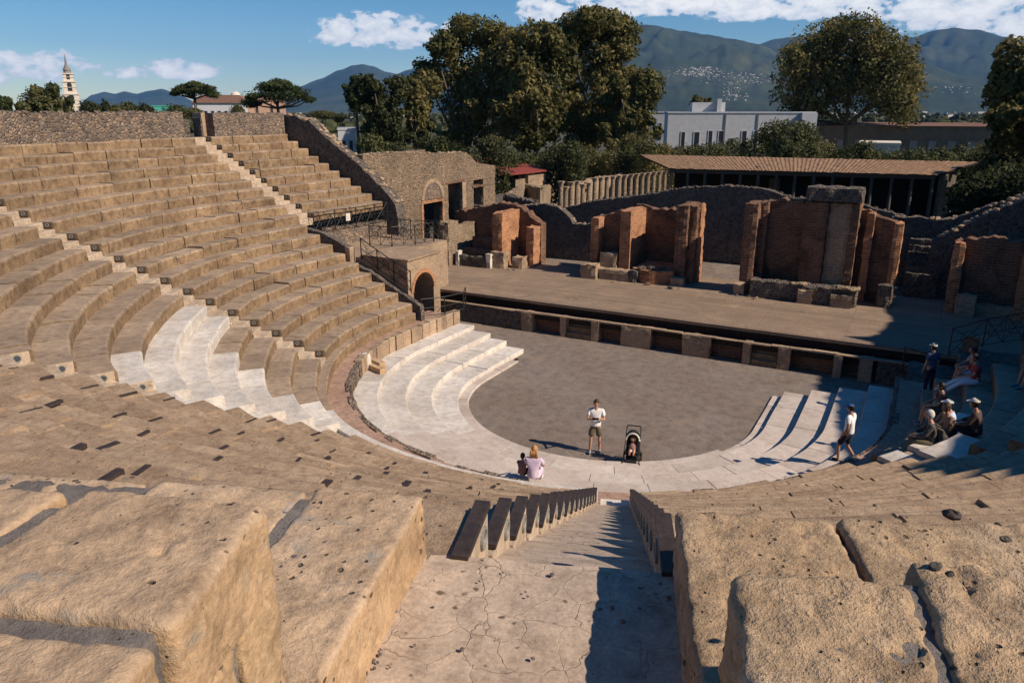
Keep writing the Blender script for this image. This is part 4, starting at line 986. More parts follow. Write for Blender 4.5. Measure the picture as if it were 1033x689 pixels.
w = mass('right centre ruin of the brick stage wall, tallest with a flat topped pier', 'ruin', 'brick_ruin', [
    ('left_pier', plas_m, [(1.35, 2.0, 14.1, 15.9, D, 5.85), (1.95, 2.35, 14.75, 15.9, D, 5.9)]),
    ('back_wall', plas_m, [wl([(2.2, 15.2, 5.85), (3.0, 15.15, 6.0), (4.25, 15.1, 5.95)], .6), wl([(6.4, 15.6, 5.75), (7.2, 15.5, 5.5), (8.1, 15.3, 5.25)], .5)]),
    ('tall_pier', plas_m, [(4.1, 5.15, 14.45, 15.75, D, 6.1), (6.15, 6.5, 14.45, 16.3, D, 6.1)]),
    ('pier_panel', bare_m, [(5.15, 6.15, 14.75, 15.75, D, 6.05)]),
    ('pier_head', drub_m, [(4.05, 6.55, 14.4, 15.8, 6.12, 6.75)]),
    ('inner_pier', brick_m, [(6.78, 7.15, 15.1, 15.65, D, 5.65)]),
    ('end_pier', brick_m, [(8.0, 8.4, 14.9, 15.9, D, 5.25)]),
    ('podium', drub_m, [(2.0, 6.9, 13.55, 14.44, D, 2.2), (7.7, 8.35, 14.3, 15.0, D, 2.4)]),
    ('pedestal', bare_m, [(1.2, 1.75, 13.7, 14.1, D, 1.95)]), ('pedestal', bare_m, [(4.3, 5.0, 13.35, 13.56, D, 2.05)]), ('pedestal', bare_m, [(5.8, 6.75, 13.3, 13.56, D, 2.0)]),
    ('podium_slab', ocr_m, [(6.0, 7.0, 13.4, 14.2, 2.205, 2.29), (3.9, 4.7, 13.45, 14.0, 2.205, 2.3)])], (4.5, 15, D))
rr_ = random.Random(21)
for i in range(13):
    x = rr_.choice([rr_.uniform(-14, -11), rr_.uniform(-7, -1.5), rr_.uniform(1.4, 8.2)]); y = rr_.uniform(13.2, 13.75); s_ = rr_.uniform(.05, .13)
    mb = MB(); mb.rbox(-s_, s_, -s_*.7, s_*.7, 0, s_*rr_.uniform(.7, 1.6), .1, .02)
    o = mb.build('fallen_block', rr_.choice([bare_m, drub_m, plas_m])); o.location = (x, y, 1.352); o.rotation_euler = (0, 0, rr_.uniform(0, 3))
    tag(o, 'small fallen masonry block on the boards at the foot of the brick ruins', 'stone', 'fallen blocks below the stage ruins')
w = mass('right end ruin of the brick stage wall in deep shade', 'ruin', 'brick_ruin', [
    ('back_wall', plas_m, [wl([(10.6, 15.6, 4.55), (11.2, 15.4, 4.75), (12.6, 15.3, 4.8), (14.5, 15.2, 4.7), (16.5, 15.2, 4.4)], .6)]),
    ('left_pier', brick_m, [(10.55, 11.0, 15.0, 15.8, D, 4.55)]),
    ('right_pier', brick_m, [(13.2, 13.75, 14.6, 15.25, D, 4.85)]),
    ('pedestal', bare_m, [(10.95, 11.75, 14.3, 15.0, D, 2.3), (11.75, 14.5, 14.8, 15.2, D, 1.9)])], (13, 15.3, D))
# walls behind the stage
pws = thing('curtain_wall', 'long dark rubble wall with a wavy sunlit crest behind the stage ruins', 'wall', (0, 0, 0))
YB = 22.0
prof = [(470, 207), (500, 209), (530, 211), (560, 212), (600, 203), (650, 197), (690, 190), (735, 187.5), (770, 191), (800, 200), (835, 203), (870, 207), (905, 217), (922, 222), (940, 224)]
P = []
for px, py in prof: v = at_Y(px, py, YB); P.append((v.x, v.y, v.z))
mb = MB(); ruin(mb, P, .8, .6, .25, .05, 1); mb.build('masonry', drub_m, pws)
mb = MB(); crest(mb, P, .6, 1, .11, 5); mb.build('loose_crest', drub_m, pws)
iw = thing('curved_wall', 'dark wall with a rounded falling crest in the left gap of the stage ruins', 'wall', (0, 0, 0))
P = []
for px, py in ((490, 212), (520, 209), (548, 206), (562, 209), (572, 216), (578, 226), (590, 227), (604, 225)): v = at_Y(px, py, 18.5); P.append((v.x, v.y, v.z))
mb = MB(); ruin(mb, P, D, .55, .2, .05, 1); mb.build('masonry', drub_m, iw)
mb = MB(); crest(mb, P, .55, 1, .10, 6); mb.build('loose_crest', bare_m, iw)
sheet('yard_behind_stage', gravel_m, -16, 16, 17.2, 22.0, 1.28)
sheet('court_lawn', soil_m, -60, 70, 22.6, 120, .7)
# right wing wall and its little stairs
rw = thing('sloping_wall', 'dark double crested rubble wall rising to the right frame edge', 'wall', (0, 0, 0))
P = []
for px, py in ((940, 243), (955, 237), (980, 224), (1005, 213), (1033, 202), (1075, 186), (1140, 160)): v = at_Y(px, py, 18.0); P.append((v.x, v.y, v.z))
mb = MB(); ruin(mb, P, D, .7, .2, .06, 1); mb.build('front_masonry', drub_m, rw); mb = MB(); crest(mb, P, .7, 1, .13, 7); mb.build('loose_crest', bare_m, rw)
P = []
for px, py in ((900, 219), (935, 221), (960, 222), (985, 213), (1010, 205), (1033, 198), (1075, 182), (1140, 155)): v = at_Y(px, py, 20.2); P.append((v.x, v.y, v.z))
mb = MB(); ruin(mb, P, D, .6, .2, .06, 1); mb.build('rear_masonry', drub_m, rw); mb = MB(); crest(mb, P, .6, 1, .12, 6); mb.build('loose_crest', bare_m, rw)
sf = world_thing('stone_steps', 'small broken flight of stone steps catching sun behind the right ruin', 'steps', (9.2, 17.5, D))
for i in range(6):
    mb = MB(); mb.rbox(8.7, 10.2+.1*i, 17.6+.3*i, 17.94+.3*i, D, 2.5+.3*i); put(mb, 'step', drub_m, sf)
# unseen wall added east of the seating, crest shaped to shade the right side
ow = thing('added_shade_wall', 'very tall unseen wall added east of the seating to shade the right side', 'wall', (0, 0, 0))
def cx(y, x0): return (24.3, y, (24.3-x0)*.8041)
P = [cx(-13.4, 8.5), cx(-12.6, 5.6), cx(-11.7, 4.6), cx(-8.2, 5.2), cx(-7, 5.9), cx(-6, 6.4), cx(-4.8, 6.8), cx(-3.4, 7.15), cx(-2.4, 7.1), cx(-1, 6.9), cx(1.0, 6.8), cx(4.0, 6.5), cx(7.6, 6.4), cx(8.6, 6.3), cx(9.0, 5.2), cx(9.4, 6.2), cx(11, 6.6), cx(12.8, 6.8), cx(14.5, 6.4), cx(17, 6.6), cx(24, 6.9), cx(40, 7)]
mb = MB(); ruin(mb, P, -.3, 1.2, .3, .10, -1); mb.build('masonry', rubble_m, ow)

# ------------------------------------------------------------------ court: columns, portico, low houses
cols = []
Zc = 4.75
pa, pb_ = at_z(566, 183, Zc), at_z(671, 172.5, Zc)
col_proto = None
NCOL = 19
for i in range(NCOL):
    f = i/(NCOL-1); q = pa.lerp(pb_, f**1.12)
    if col_proto is None:
        t = thing('brick_column', 'pale stuccoed brick column in the row beyond the curtain wall', 'column', (q.x, q.y, .7), 0, 'columns of the court beyond the stage')
        mb = MB(); mb.lathe((0, 0, 0), [(.21, 0), (.215, 1.3), (.205, 1.35), (.195, 2.6), (.18, 3.7)], 12); mb.build('shaft', ocr_m, t, smooth=True, angle=40)
        mb = MB(); mb.lathe((0, 0, 3.7), [(.18, 0), (.22, .1), (.25, .2), (.25, .26)], 12); mb.box(-.26, .26, -.26, .26, 3.96, 4.04); mb.build('capital', bare_m, t)
        col_proto = t
    else:
        t = clone(col_proto); t.location = (q.x, q.y, .7 + (random.uniform(-.5, -.1) if i < 6 else 0))
d_ = (pb_ - pa).normalized()
# portico with its tiled roof
pc = world_thing('portico', 'long open portico with a low brown tiled roof and grey posts', 'portico', (0, 50, .7))
e0, e1 = at_z(675, 170, 5.0), at_z(945, 176.5, 5.0)
ex = (e1-e0).normalized(); ey = Vector((-ex.y, ex.x, 0))
W_ = 6.5; zr = 5.86
r0, r1 = at_z(645, 156, zr), at_z(988, 163.5, zr)
mb = MB()
Lr = (e1-e0).length
def roof_pt(a, b): 
    p = e0.lerp(e1, a).lerp(r0.lerp(r1, a), b); return p
nU, nV = 150, 10; vs = []; 
for j in range(nV+1):
    for i in range(nU+1):
        p = roof_pt(i/nU, j/nV); p = p + Vector((0, 0, .05*noise.noise((i*.25, j*.6, 0)) + .02*random.uniform(-1, 1))); vs.append(p)
mb.add(vs, [(j*(nU+1)+i, j*(nU+1)+i+1, (j+1)*(nU+1)+i+1, (j+1)*(nU+1)+i) for j in range(nV) for i in range(nU)])
L = pc.location; mb.v = [(v[0]-L.x, v[1]-L.y, v[2]-L.z) for v in mb.v]
ro = mb.build('tiled_roof', tile_m, pc)
uvl = ro.data.uv_layers[0]
for p in ro.data.polygons:
    for li in p.loop_indices:
        vi = ro.data.loops[li].vertex_index; uvl.data[li].uv = ((vi % (nU+1))/nU*Lr, (vi//(nU+1))/nV*W_)
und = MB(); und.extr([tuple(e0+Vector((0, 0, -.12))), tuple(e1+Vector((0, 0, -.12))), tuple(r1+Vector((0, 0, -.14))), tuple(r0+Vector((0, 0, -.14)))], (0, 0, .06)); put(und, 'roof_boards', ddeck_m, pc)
mb = MB(); mb.extr([tuple(e0+ey*.25+Vector((0, 0, -.42))), tuple(e1+ey*.25+Vector((0, 0, -.42))), tuple(e1+ey*.5+Vector((0, 0, -.42))), tuple(e0+ey*.5+Vector((0, 0, -.42)))], (0, 0, .28)); put(mb, 'eaves_beam', plain('grey_timber', (.085, .075, .065), .8, .3), pc)
for i in range(15):
    q = e0.lerp(e1, (i+.1)/14.2) + ey*.4; mb = MB(); mb.tube([(q.x, q.y, .7), (q.x, q.y, 4.6)], [.17, .14], 10); put(mb, 'post', ocr_m if i < 1 else MATS['grey_timber'], pc, smooth=True, angle=40)
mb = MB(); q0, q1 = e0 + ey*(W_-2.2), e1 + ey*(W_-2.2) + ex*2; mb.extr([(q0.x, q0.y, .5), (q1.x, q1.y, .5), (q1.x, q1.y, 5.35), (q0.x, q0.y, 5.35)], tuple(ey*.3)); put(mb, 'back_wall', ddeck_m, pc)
mb = MB(); q0 = e1 + ey*.6 + ex*.3; q1 = e1 + ey*(W_-2.2) + ex*2; mb.extr([(q0.x, q0.y, .5), (q1.x, q1.y, .5), (q1.x, q1.y, 5.3), (q0.x, q0.y, 4.9)], tuple(ex*.3)); put(mb, 'added_end_wall', drub_m, pc)  # closing wall added to keep the sun out of the portico
mb = MB(); a_, b_ = e0.lerp(e1, .40)+ey*(W_-2.6), e0.lerp(e1, .445)+ey*(W_-2.6); mb.extr([(a_.x, a_.y, 2.2), (b_.x, b_.y, 2.2), (b_.x, b_.y, 4.0), (a_.x, a_.y, 4.0)], tuple(ey*.2)); put(mb, 'pale_board', seat_m, pc)
# low walls and the red roofed shed left of the columns
rs = world_thing('red_roofed_shed', 'low ruin sheltered by a flat red roof among the trees', 'shed', tuple(at_z(535, 190, 1.5)))
def quad_from(px, z): return [tuple(at_z(x, y, z)) for x, y in px]
b = at_z(508, 184, 4.2)
dX, dY = Vector((.96, -.28, 0)), Vector((.28, .96, 0))
p0 = at_z(503, 178, 4.5); p1 = at_z(558, 172, 4.5)
a1 = (p1-p0); a1.z = 0; Lx = a1.length; a1.normalize(); a2 = Vector((-a1.y, a1.x, 0))
if a2.dot(Vector((0, 1, 0))) < 0: a2 = -a2
def obx(mb, o, u0, u1, v0, v1, z0, z1):
    q = [o + a1*u + a2*v for u, v in ((u0, v0), (u1, v0), (u1, v1), (u0, v1))]; mb.extr([(p.x, p.y, z0) for p in q], (0, 0, z1-z0))
mb = MB(); q = [p0 - a1*.3 - a2*.3, p0 + a1*(Lx) - a2*.3, p0 + a1*(Lx) + a2*8, p0 - a1*.3 + a2*8]
mb.extr([(q[0].x, q[0].y, 4.5), (q[1].x, q[1].y, 4.5), (q[2].x, q[2].y, 5.3), (q[3].x, q[3].y, 5.3)], (0, 0, .12)); put(mb, 'red_roof', plain('red_roof_sheet', (.22, .045, .035), .8, .2, 2), rs)
mb = MB(); obx(mb, p0, 0, .4, 0, 7.5, .7, 4.45); obx(mb, p0, Lx*.52, Lx-.2, 0, .5, .7, 4.3); obx(mb, p0, 0, Lx-.2, 7.2, 7.6, .7, 4.9); put(mb, 'stone_wall', bare_m, rs)
def lowwall(label, pxs, z, zb, t, mat):
    pts = [tuple(at_z(x, y, z)) for x, y in pxs]
    w = thing('low_ruined_wall', label, 'wall', (0, 0, 0)); mb = MB(); ruin(mb, pts, zb, t, .3, .12, 1); mb.build('masonry', mat, w)
    mb = MB(); crest(mb, pts, t, 1, .14, 3); mb.build('loose_crest', mat, w)
lowwall('sunlit low ruined wall right of the red roof', [(520, 181), (548, 178), (576, 170), (577, 168)], 4.0, .7, .6, ocr_m)
lowwall('broken low wall behind the column row near the trees', [(578, 186), (600, 180), (622, 178), (640, 172)], 3.6, .7, .5, bare_m)
lowwall('low broken wall stub below the red roof', [(514, 198), (530, 187), (545, 190), (556, 187)], 3.4, .7, .5, ocr_m)
lowwall('short dark wall beside the doorway building', [(500, 205), (508, 196), (520, 200), (540, 204)], 3.5, .7, .5, drub_m)

# ------------------------------------------------------------------ railings
def railing(label, rails, hgt, lattice=True, mid=True, postw=.025):
    """rails: polyline of base points; posts at each vertex, cross lattice between"""
    t = thing('iron_railing', label, 'railing', rails[0])
    o = Vector(rails[0]); P = [Vector(p) - o for p in rails]
    for p in P:
        mb = MB(); mb.tube([p, p + Vector((0, 0, hgt+.03))], postw, 6); mb.build('post', iron_m, t)
    for h in ((hgt, .5*hgt, .08) if mid else (hgt, .08)):
        mb = MB(); mb.tube([p + Vector((0, 0, h)) for p in P], .022 if h == hgt else .014, 6); mb.build('handrail' if h == hgt else 'lower_rail', iron_m, t)
    if lattice:
        for a, b in zip(P[:-1], P[1:]):
            mb = MB(); L = (b-a).length; n = max(1, round(L/.75))
            for i in range(n):
                p, q = a.lerp(b, i/n), a.lerp(b, (i+1)/n)
                lo, hi = Vector((0, 0, .08)), Vector((0, 0, hgt))
                mb.tube([p+lo, q+hi], .012, 5); mb.tube([p+hi, q+lo], .012, 5); mb.tube([q+lo, q+hi], .014, 5)
                c = (p+q)/2 + Vector((0, 0, hgt*.54)); dr = (q-p).normalized()
                mb.tube([c + dr*.2*math.cos(k*PI/6) + Vector((0, 0, .2*math.sin(k*PI/6))) for k in range(13)], .011, 5, cap=False)
            mb.build('lattice', iron_m, t)
    return t
r1 = railing('black lattice railing along the upper rubble platform by the left rows', [(-16.35, 2.9, 4.55), (-16.35, 4.4, 4.55), (-16.35, 6.0, 4.5), (-16.35, 7.5, 4.5), (-16.35, 8.6, 4.5)], 1.0)
mb = MB(); mb.box(-.03, .03, 2.3, 2.62, .35, .72); mb.build('notice', marble_m, r1)
railing('black lattice railing across the platform above the vaulted entrance', [(-14.9, 5.2, 3.78), (-13.6, 5.3, 3.78), (-13.0, 6.4, 3.78), (-12.7, 7.6, 3.78)], 1.0)
railing('second black lattice railing crossing behind the vaulted entrance', [(-15.6, 7.9, 3.78), (-14.2, 7.7, 3.78), (-12.8, 8.3, 3.78)], 1.0)
railing('black sloping railing beside the row ends above the arch', [(-13.1, 2.35, 3.75), (-12.2, 2.35, 3.3), (-11.3, 2.35, 2.85), (-10.4, 2.35, 2.5)], .95)
railing('low black railing in front of the arched entrance mouth', [(-9.85, 2.3, 1.4), (-9.2, 3.2, 1.4), (-8.9, 4.3, 1.4), (-9.35, 5.2, 1.4)], .85, False)
railing('plain grey railing by the stage corner on the right', [(9.2, 4.7, 1.3), (10.2, 4.1, 1.25), (10.9, 3.6, 1.3)], .95, False, False)
r_ = railing('lattice railing rising beside the right hand platform', [(10.55, 4.9, 2.05), (11.5, 5.0, 2.5), (12.6, 5.1, 2.85), (13.6, 5.2, 3.1)], 1.0)
railing('dark lattice railing at the right frame edge', [(12.7, 2.5, 3.3), (13.7, 2.5, 3.3), (14.7, 2.5, 3.3)], 1.0)
gp = world_thing('pale_board', 'small pale board lit by sun behind the right hand railing', 'board', (11.3, 6.0, 1.4))
mb = MB(); mb.box(10.98, 11.48, 6.0, 6.06, 1.4, 2.55); put(mb, 'board', seat_m, gp)
# loose marble slabs on the shaded right rows
def slab(label, k, u0, u1, dz=.0):
    mb = MB(); seat_block(mb, k, u0, u1, zt=zk(k)+.10, wear=.3, h=.09); tag(mb.build('marble_slab', marble_m), label, 'marble slab', 'marble slabs on the shaded right rows')
slab('large pale marble slab lying on the shaded rows behind the visitors', 2, 57.0, 65.5)
slab('small marble slab below the large slab at the visitors feet', 1, 55.5, 59)
slab('long marble slab the seated visitors sit on', 1, 61.5, 78)
# ------------------------------------------------------------------ trees
def foliage(mb, clumps, n, size, rnd, shell=.55, flat=.0):
    """n leaf sprays spread through overlapping ellipsoid clumps; tint = the leaf's own colour"""
    vol = [c[1]*c[2]*c[3] for c in clumps]; tot = sum(v**.67 for v in vol)
    for c, v in zip(clumps, vol):
        m = int(2.0*n*(v**.67)/tot); ctint = rnd.uniform(.2, .85)
        for _ in range(m):
            d = Vector((rnd.gauss(0, 1), rnd.gauss(0, 1), rnd.gauss(0, 1))).normalized()
            rr = shell + (1-shell)*rnd.random()**.5
            rr *= 1 + .5*noise.noise(d*2.6 + Vector(c[0])*.37)
            if rnd.random() < .06: rr *= rnd.uniform(1.0, 1.14)
            p = Vector(c[0]) + Vector((d.x*c[1], d.y*c[2], d.z*c[3]))*rr
            s = size*.62*rnd.uniform(.55, 1.3)
            nn = (d + Vector((rnd.gauss(0, .7), rnd.gauss(0, .7), rnd.gauss(0, .7)))).normalized()
            a = nn.orthogonal().normalized(); a = Quaternion(nn, rnd.random()*6.28) @ a; b = nn.cross(a)
            mb.tint = min(1, max(0, ctint + rnd.gauss(0, .2)))
            mb.add([p - a*s, p - b*s*.55, p + a*s, p + b*s*.55], [(0, 1, 2, 3)])
    mb.tint = 0
def limbs(mb, base, top, r, targets, rnd):
    base, top = Vector(base), Vector(top)
    mid = base.lerp(top, .5) + Vector((rnd.gauss(0, .2), rnd.gauss(0, .2), 0))
    mb.tube([base - Vector((0, 0, .3)), base.lerp(mid, .4), mid, top], [r*1.35, r*1.05, r*.85, r*.6], 9)
    for t in targets:
        t = Vector(t); m = top.lerp(t, .5) + Vector((rnd.gauss(0, .3), rnd.gauss(0, .3), -.25*(t-top).length*.3))
        mb.tube([top - Vector((0, 0, r)), m, t], [r*.5, r*.33, r*.12], 6)
def tree(name, label, px, base_y, dist, clumps_px, mat, n, size, trunk=.4, zb=.0, seed=1, group=None, cat='tree', depth=.8, shell=.5, fork=None):
    """clumps_px: (x, y, half width px, half height px[, depth shift m]) as seen from the viewpoint at that distance"""
    rnd = random.Random(seed)
    b = at_d(px, base_y, dist); b.z = zb
    t = thing(name, label, cat, b, 0, group)
    sc = math.hypot(dist, 8)/FPX; cl = []
    dirv = (Vector((b.x, b.y, 0)) - Vector((CAM.x, CAM.y, 0))).normalized()
    for c in clumps_px:
        x, y, hw, hh = c[:4]; sh = c[4] if len(c) > 4 else rnd.uniform(-.5, .5)*hw*sc*.6
        p = at_d(x, y, dist) + dirv*sh - b
        cl.append((p, hw*sc, hw*sc*depth, hh*sc))
    if cat == 'shrub': cl += [(Vector((0, 0, cl[0][0].z*.35)), cl[0][1]*.95, cl[0][2]*.95, cl[0][0].z*.5), (Vector((0, 0, cl[0][0].z*.7)), cl[0][1], cl[0][2], cl[0][0].z*.4)]; n = int(n*1.5)
    mb = MB(); foliage(mb, cl, n, size, rnd, shell); mb.build('crown', mat, t, uv=False)
    mb = MB(); zt = min(c[0].z - c[3]*.6 for c in cl) if fork is None else fork
    zt = max(zt, 1.0)
    limbs(mb, (0, 0, 0), (cl[0][0].x*.3, cl[0][0].y*.3, zt), trunk, [c[0] for c in cl[:9]], rnd); mb.build('trunk', trunk_m, t, smooth=True)
    return t
def crownpx(x0, x1, ytop, ybot, rnd, k=16, r=(.16, .28)):
    """irregular set of clumps filling a dome shaped crown in the picture extent"""
    out = []; cx, w, h = (x0+x1)/2, (x1-x0)/2, ybot-ytop
    for i in range(k):
        a = rnd.uniform(-1, 1); top = ytop + h*(1-math.sqrt(max(0, 1-a*a*.92)))*.75
        y = top + (ybot-top)*rnd.random()**1.1*.9; s = rnd.uniform(*r)*w
        out.append((cx + a*(w-s*.7), max(y, top+s*.6), s, s*rnd.uniform(.7, 1.0), rnd.uniform(-1, 1)*w*.1))
    return out
rn = random.Random(3)
def big(name, label, px, dist, x0, x1, yt, yb, mat, n, size, seed, k=18, extra=(), trunk=.5, by=160, group='broad trees behind the theatre', r=(.14, .28), core=True):
    rr = random.Random(seed); cl = crownpx(x0, x1, yt, yb, rr, int(k*1.9), (r[0]*.72, r[1]*.78)) + list(extra)
    if core: cl.insert(0, ((x0+x1)/2, yt*.45+yb*.55, (x1-x0)*.30, (yb-yt)*.36, 0))
    return tree(name, label, px, by, dist, cl, mat, n, size, trunk, -.3 if dist > 75 else .7, seed, group)
big('broad_tree', 'tall dark green tree on the left of the big central clump', 468, 112, 415, 540, 18, 160, leaf_oak, 15000, .46, 11, 30, ((480, 32, 30, 14), (455, 45, 22, 14), (505, 45, 24, 16), (430, 80, 16, 20)))
big('broad_tree', 'rounded tree in the middle of the central clump', 540, 106, 495, 590, 24, 160, leaf_oak, 14000, .46, 12, 26, ((540, 40, 24, 15), (556, 50, 24, 16), (520, 60, 26, 24), (530, 100, 30, 30)))
big('broad_tree', 'tallest tree of the central clump with a stepped crown', 600, 110, 552, 648, 10, 155, leaf_oak, 15000, .46, 13, 30, ((600, 25, 32, 14), (575, 36, 22, 16), (628, 38, 18, 20)))
big('broad_tree', 'lower sloping tree on the right flank of the central clump', 640, 104, 600, 668, 68, 165, leaf_oak, 9000, .42, 14, 14, ((650, 92, 16, 20),))
big('broad_tree', 'large round isolated tree behind the pale building', 855, 150, 785, 927, 19, 122, leaf_oak, 19000, .52, 15, 40, ((855, 34, 34, 15), (815, 60, 26, 22), (895, 62, 28, 24), (800, 88, 20, 18), (910, 92, 20, 18)), .6, 122)
big('broad_tree', 'dark tree cut by the right frame edge', 1040, 70, 998, 1085, 38, 160, leaf_oak, 7000, .36, 16, 16, ((1012, 90, 14, 20), (1020, 60, 14, 16)), .4, 170)
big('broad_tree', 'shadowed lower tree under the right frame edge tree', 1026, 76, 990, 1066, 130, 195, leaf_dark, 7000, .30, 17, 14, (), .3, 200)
big('conifer', 'dark ragged evergreen left of the central clump', 388, 96, 358, 418, 78, 158, leaf_dark, 8000, .36, 18, 16, ((372, 92, 14, 14), (402, 90, 10, 12)), .35, 158, 'evergreens left of the clump')
big('conifer', 'sunlit pale green topped evergreen left of the clump', 360, 120, 343, 376, 76, 115, leaf_pine, 3500, .34, 19, 9, (), .3, 120, 'evergreens left of the clump')
big('broad_tree', 'small olive tree tucked against the left of the clump', 420, 100, 402, 440, 70, 150, leaf_oak, 5000, .38, 20, 10, (), .3, 155)
big('broad_tree', 'dark round bush at the left frame edge behind the wall', 2, 120, -16, 15, 95, 120, leaf_pine, 3000, .34, 21, 7, (), .25, 118)
big('broad_tree', 'spreading bushy tree left of the bell tower', 45, 120, 17, 74, 86, 120, leaf_bush, 5000, .34, 22, 12, (), .3, 118)
big('broad_tree', 'treetop poking above the pale building', 706, 150, 692, 722, 96, 112, leaf_bush, 1800, .36, 23, 6, (), .2, 115)
# stone pines: flat umbrellas
def pine(label, px, dist, x0, x1, yt, yb, seed):
    rr = random.Random(seed); cx, w = (x0+x1)/2, (x1-x0)/2; cl = []
    for i in range(22):
        a = rr.uniform(-1, 1); s = w*rr.uniform(.16, .28); top = yt + (yb-yt)*.8*(a*a)
        cl.append((cx + a*(w-s*.8), top + s*.42 + rr.random()*(yb-yt)*.35*(1-abs(a)), s, s*.42, rr.uniform(-1, 1)*w*.1*.8))
    cl.insert(0, (cx, yt*.4+yb*.6, w*.7, (yb-yt)*.30, 0))
    return tree('umbrella_pine', label, px, 116, dist, cl, leaf_pine, 6500, .30, .38, -.3, seed, 'umbrella pines', depth=1.0, shell=.3, fork=None)
pine('smaller flat topped umbrella pine above the stair gap', 198, 150, 172, 220, 81, 97, 31)
pine('larger flat topped umbrella pine above the short rubble wall', 280, 140, 245, 318, 79, 106, 32)
# cypresses and shrubs along the skyline
for i, (x, w, yt, mat) in enumerate(((89, 8, 103, leaf_dark), (97, 6, 106, leaf_dark), (107, 4, 103, leaf_dark), (118, 9, 107, leaf_bush), (128, 7, 105, leaf_dark), (133, 3, 105, leaf_dark), (138, 3, 108, leaf_dark), (146, 6, 106, leaf_dark), (152, 5, 109, leaf_dark), (178, 12, 107, leaf_bush), (196, 9, 110, leaf_bush), (240, 7, 107, leaf_bush), (325, 12, 112, leaf_bush), (340, 10, 116, leaf_dark))):
    tree('skyline_shrub', 'small dark conifer or shrub on the skyline above the left wall', x, 118, 130, [(x, (yt+120)/2, w, (120-yt)/2, 0), (x+w*.2, yt+4, w*.5, 4, 0)], mat, 900, .24, .14, -.3, 100+i, 'small trees on the left skyline')
# hedge and shrub belts: each bush its own
rb = random.Random(9)
for i in range(34):
    x = 640 + i*11.2 + rb.uniform(-4, 4); d = rb.uniform(82, 112); yt = rb.uniform(134, 150) + (9 if x > 815 else 0); w = rb.uniform(9, 17)
    tree('shrub', 'leafy shrub in the belt between the portico roof and the pale building', x, 160, d, [(x, yt+11, w, 12, 0), (x+rb.uniform(-6, 6), yt+5, w*.55, 6, 0)], rb.choice([leaf_bush, leaf_bush, leaf_dark, leaf_oak]), 1100, .24, .12, -.3, 200+i, 'shrubs behind the portico roof', 'shrub')
for i in range(13):
    x = 375 + i*17 + rb.uniform(-6, 6); d = rb.uniform(70, 92); yt = rb.uniform(138, 156); w = rb.uniform(12, 19)
    tree('shrub', 'leafy shrub at the foot of the central clump of trees', x, 170, d, [(x, yt+14, w, 15, 0), (x+rb.uniform(-8, 8), yt+6, w*.6, 8, 0)], rb.choice([leaf_bush, leaf_dark, leaf_dark]), 1500, .24, .14, -.3, 300+i, 'shrubs under the central trees', 'shrub')
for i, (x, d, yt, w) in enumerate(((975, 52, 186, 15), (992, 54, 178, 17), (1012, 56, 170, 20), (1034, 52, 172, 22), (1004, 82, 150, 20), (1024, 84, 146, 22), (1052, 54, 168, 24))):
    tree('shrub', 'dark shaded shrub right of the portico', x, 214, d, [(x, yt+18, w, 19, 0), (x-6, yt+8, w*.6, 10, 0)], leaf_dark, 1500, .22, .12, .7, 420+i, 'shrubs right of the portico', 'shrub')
for i in range(8):
    x = 580 + i*12 + rb.uniform(-5, 5); d = rb.uniform(84, 96); yt = rb.uniform(146, 156)
    tree('shrub', 'low shrub behind the column row and red roof', x, 180, d, [(x, yt+12, 14, 13, 0), (x+5, yt+6, 8, 7, 0)], rb.choice([leaf_bush, leaf_dark, leaf_oak]), 1100, .22, .12, .7, 440+i, 'shrubs behind the column row', 'shrub')
tree('shrub', 'large dark shrub in front of the pale building', 800, 150, 95, [(795, 140, 22, 16), (780, 134, 14, 11), (812, 136, 14, 12)], leaf_bush, 3500, .26, .16, -.3, 401, None, 'shrub')

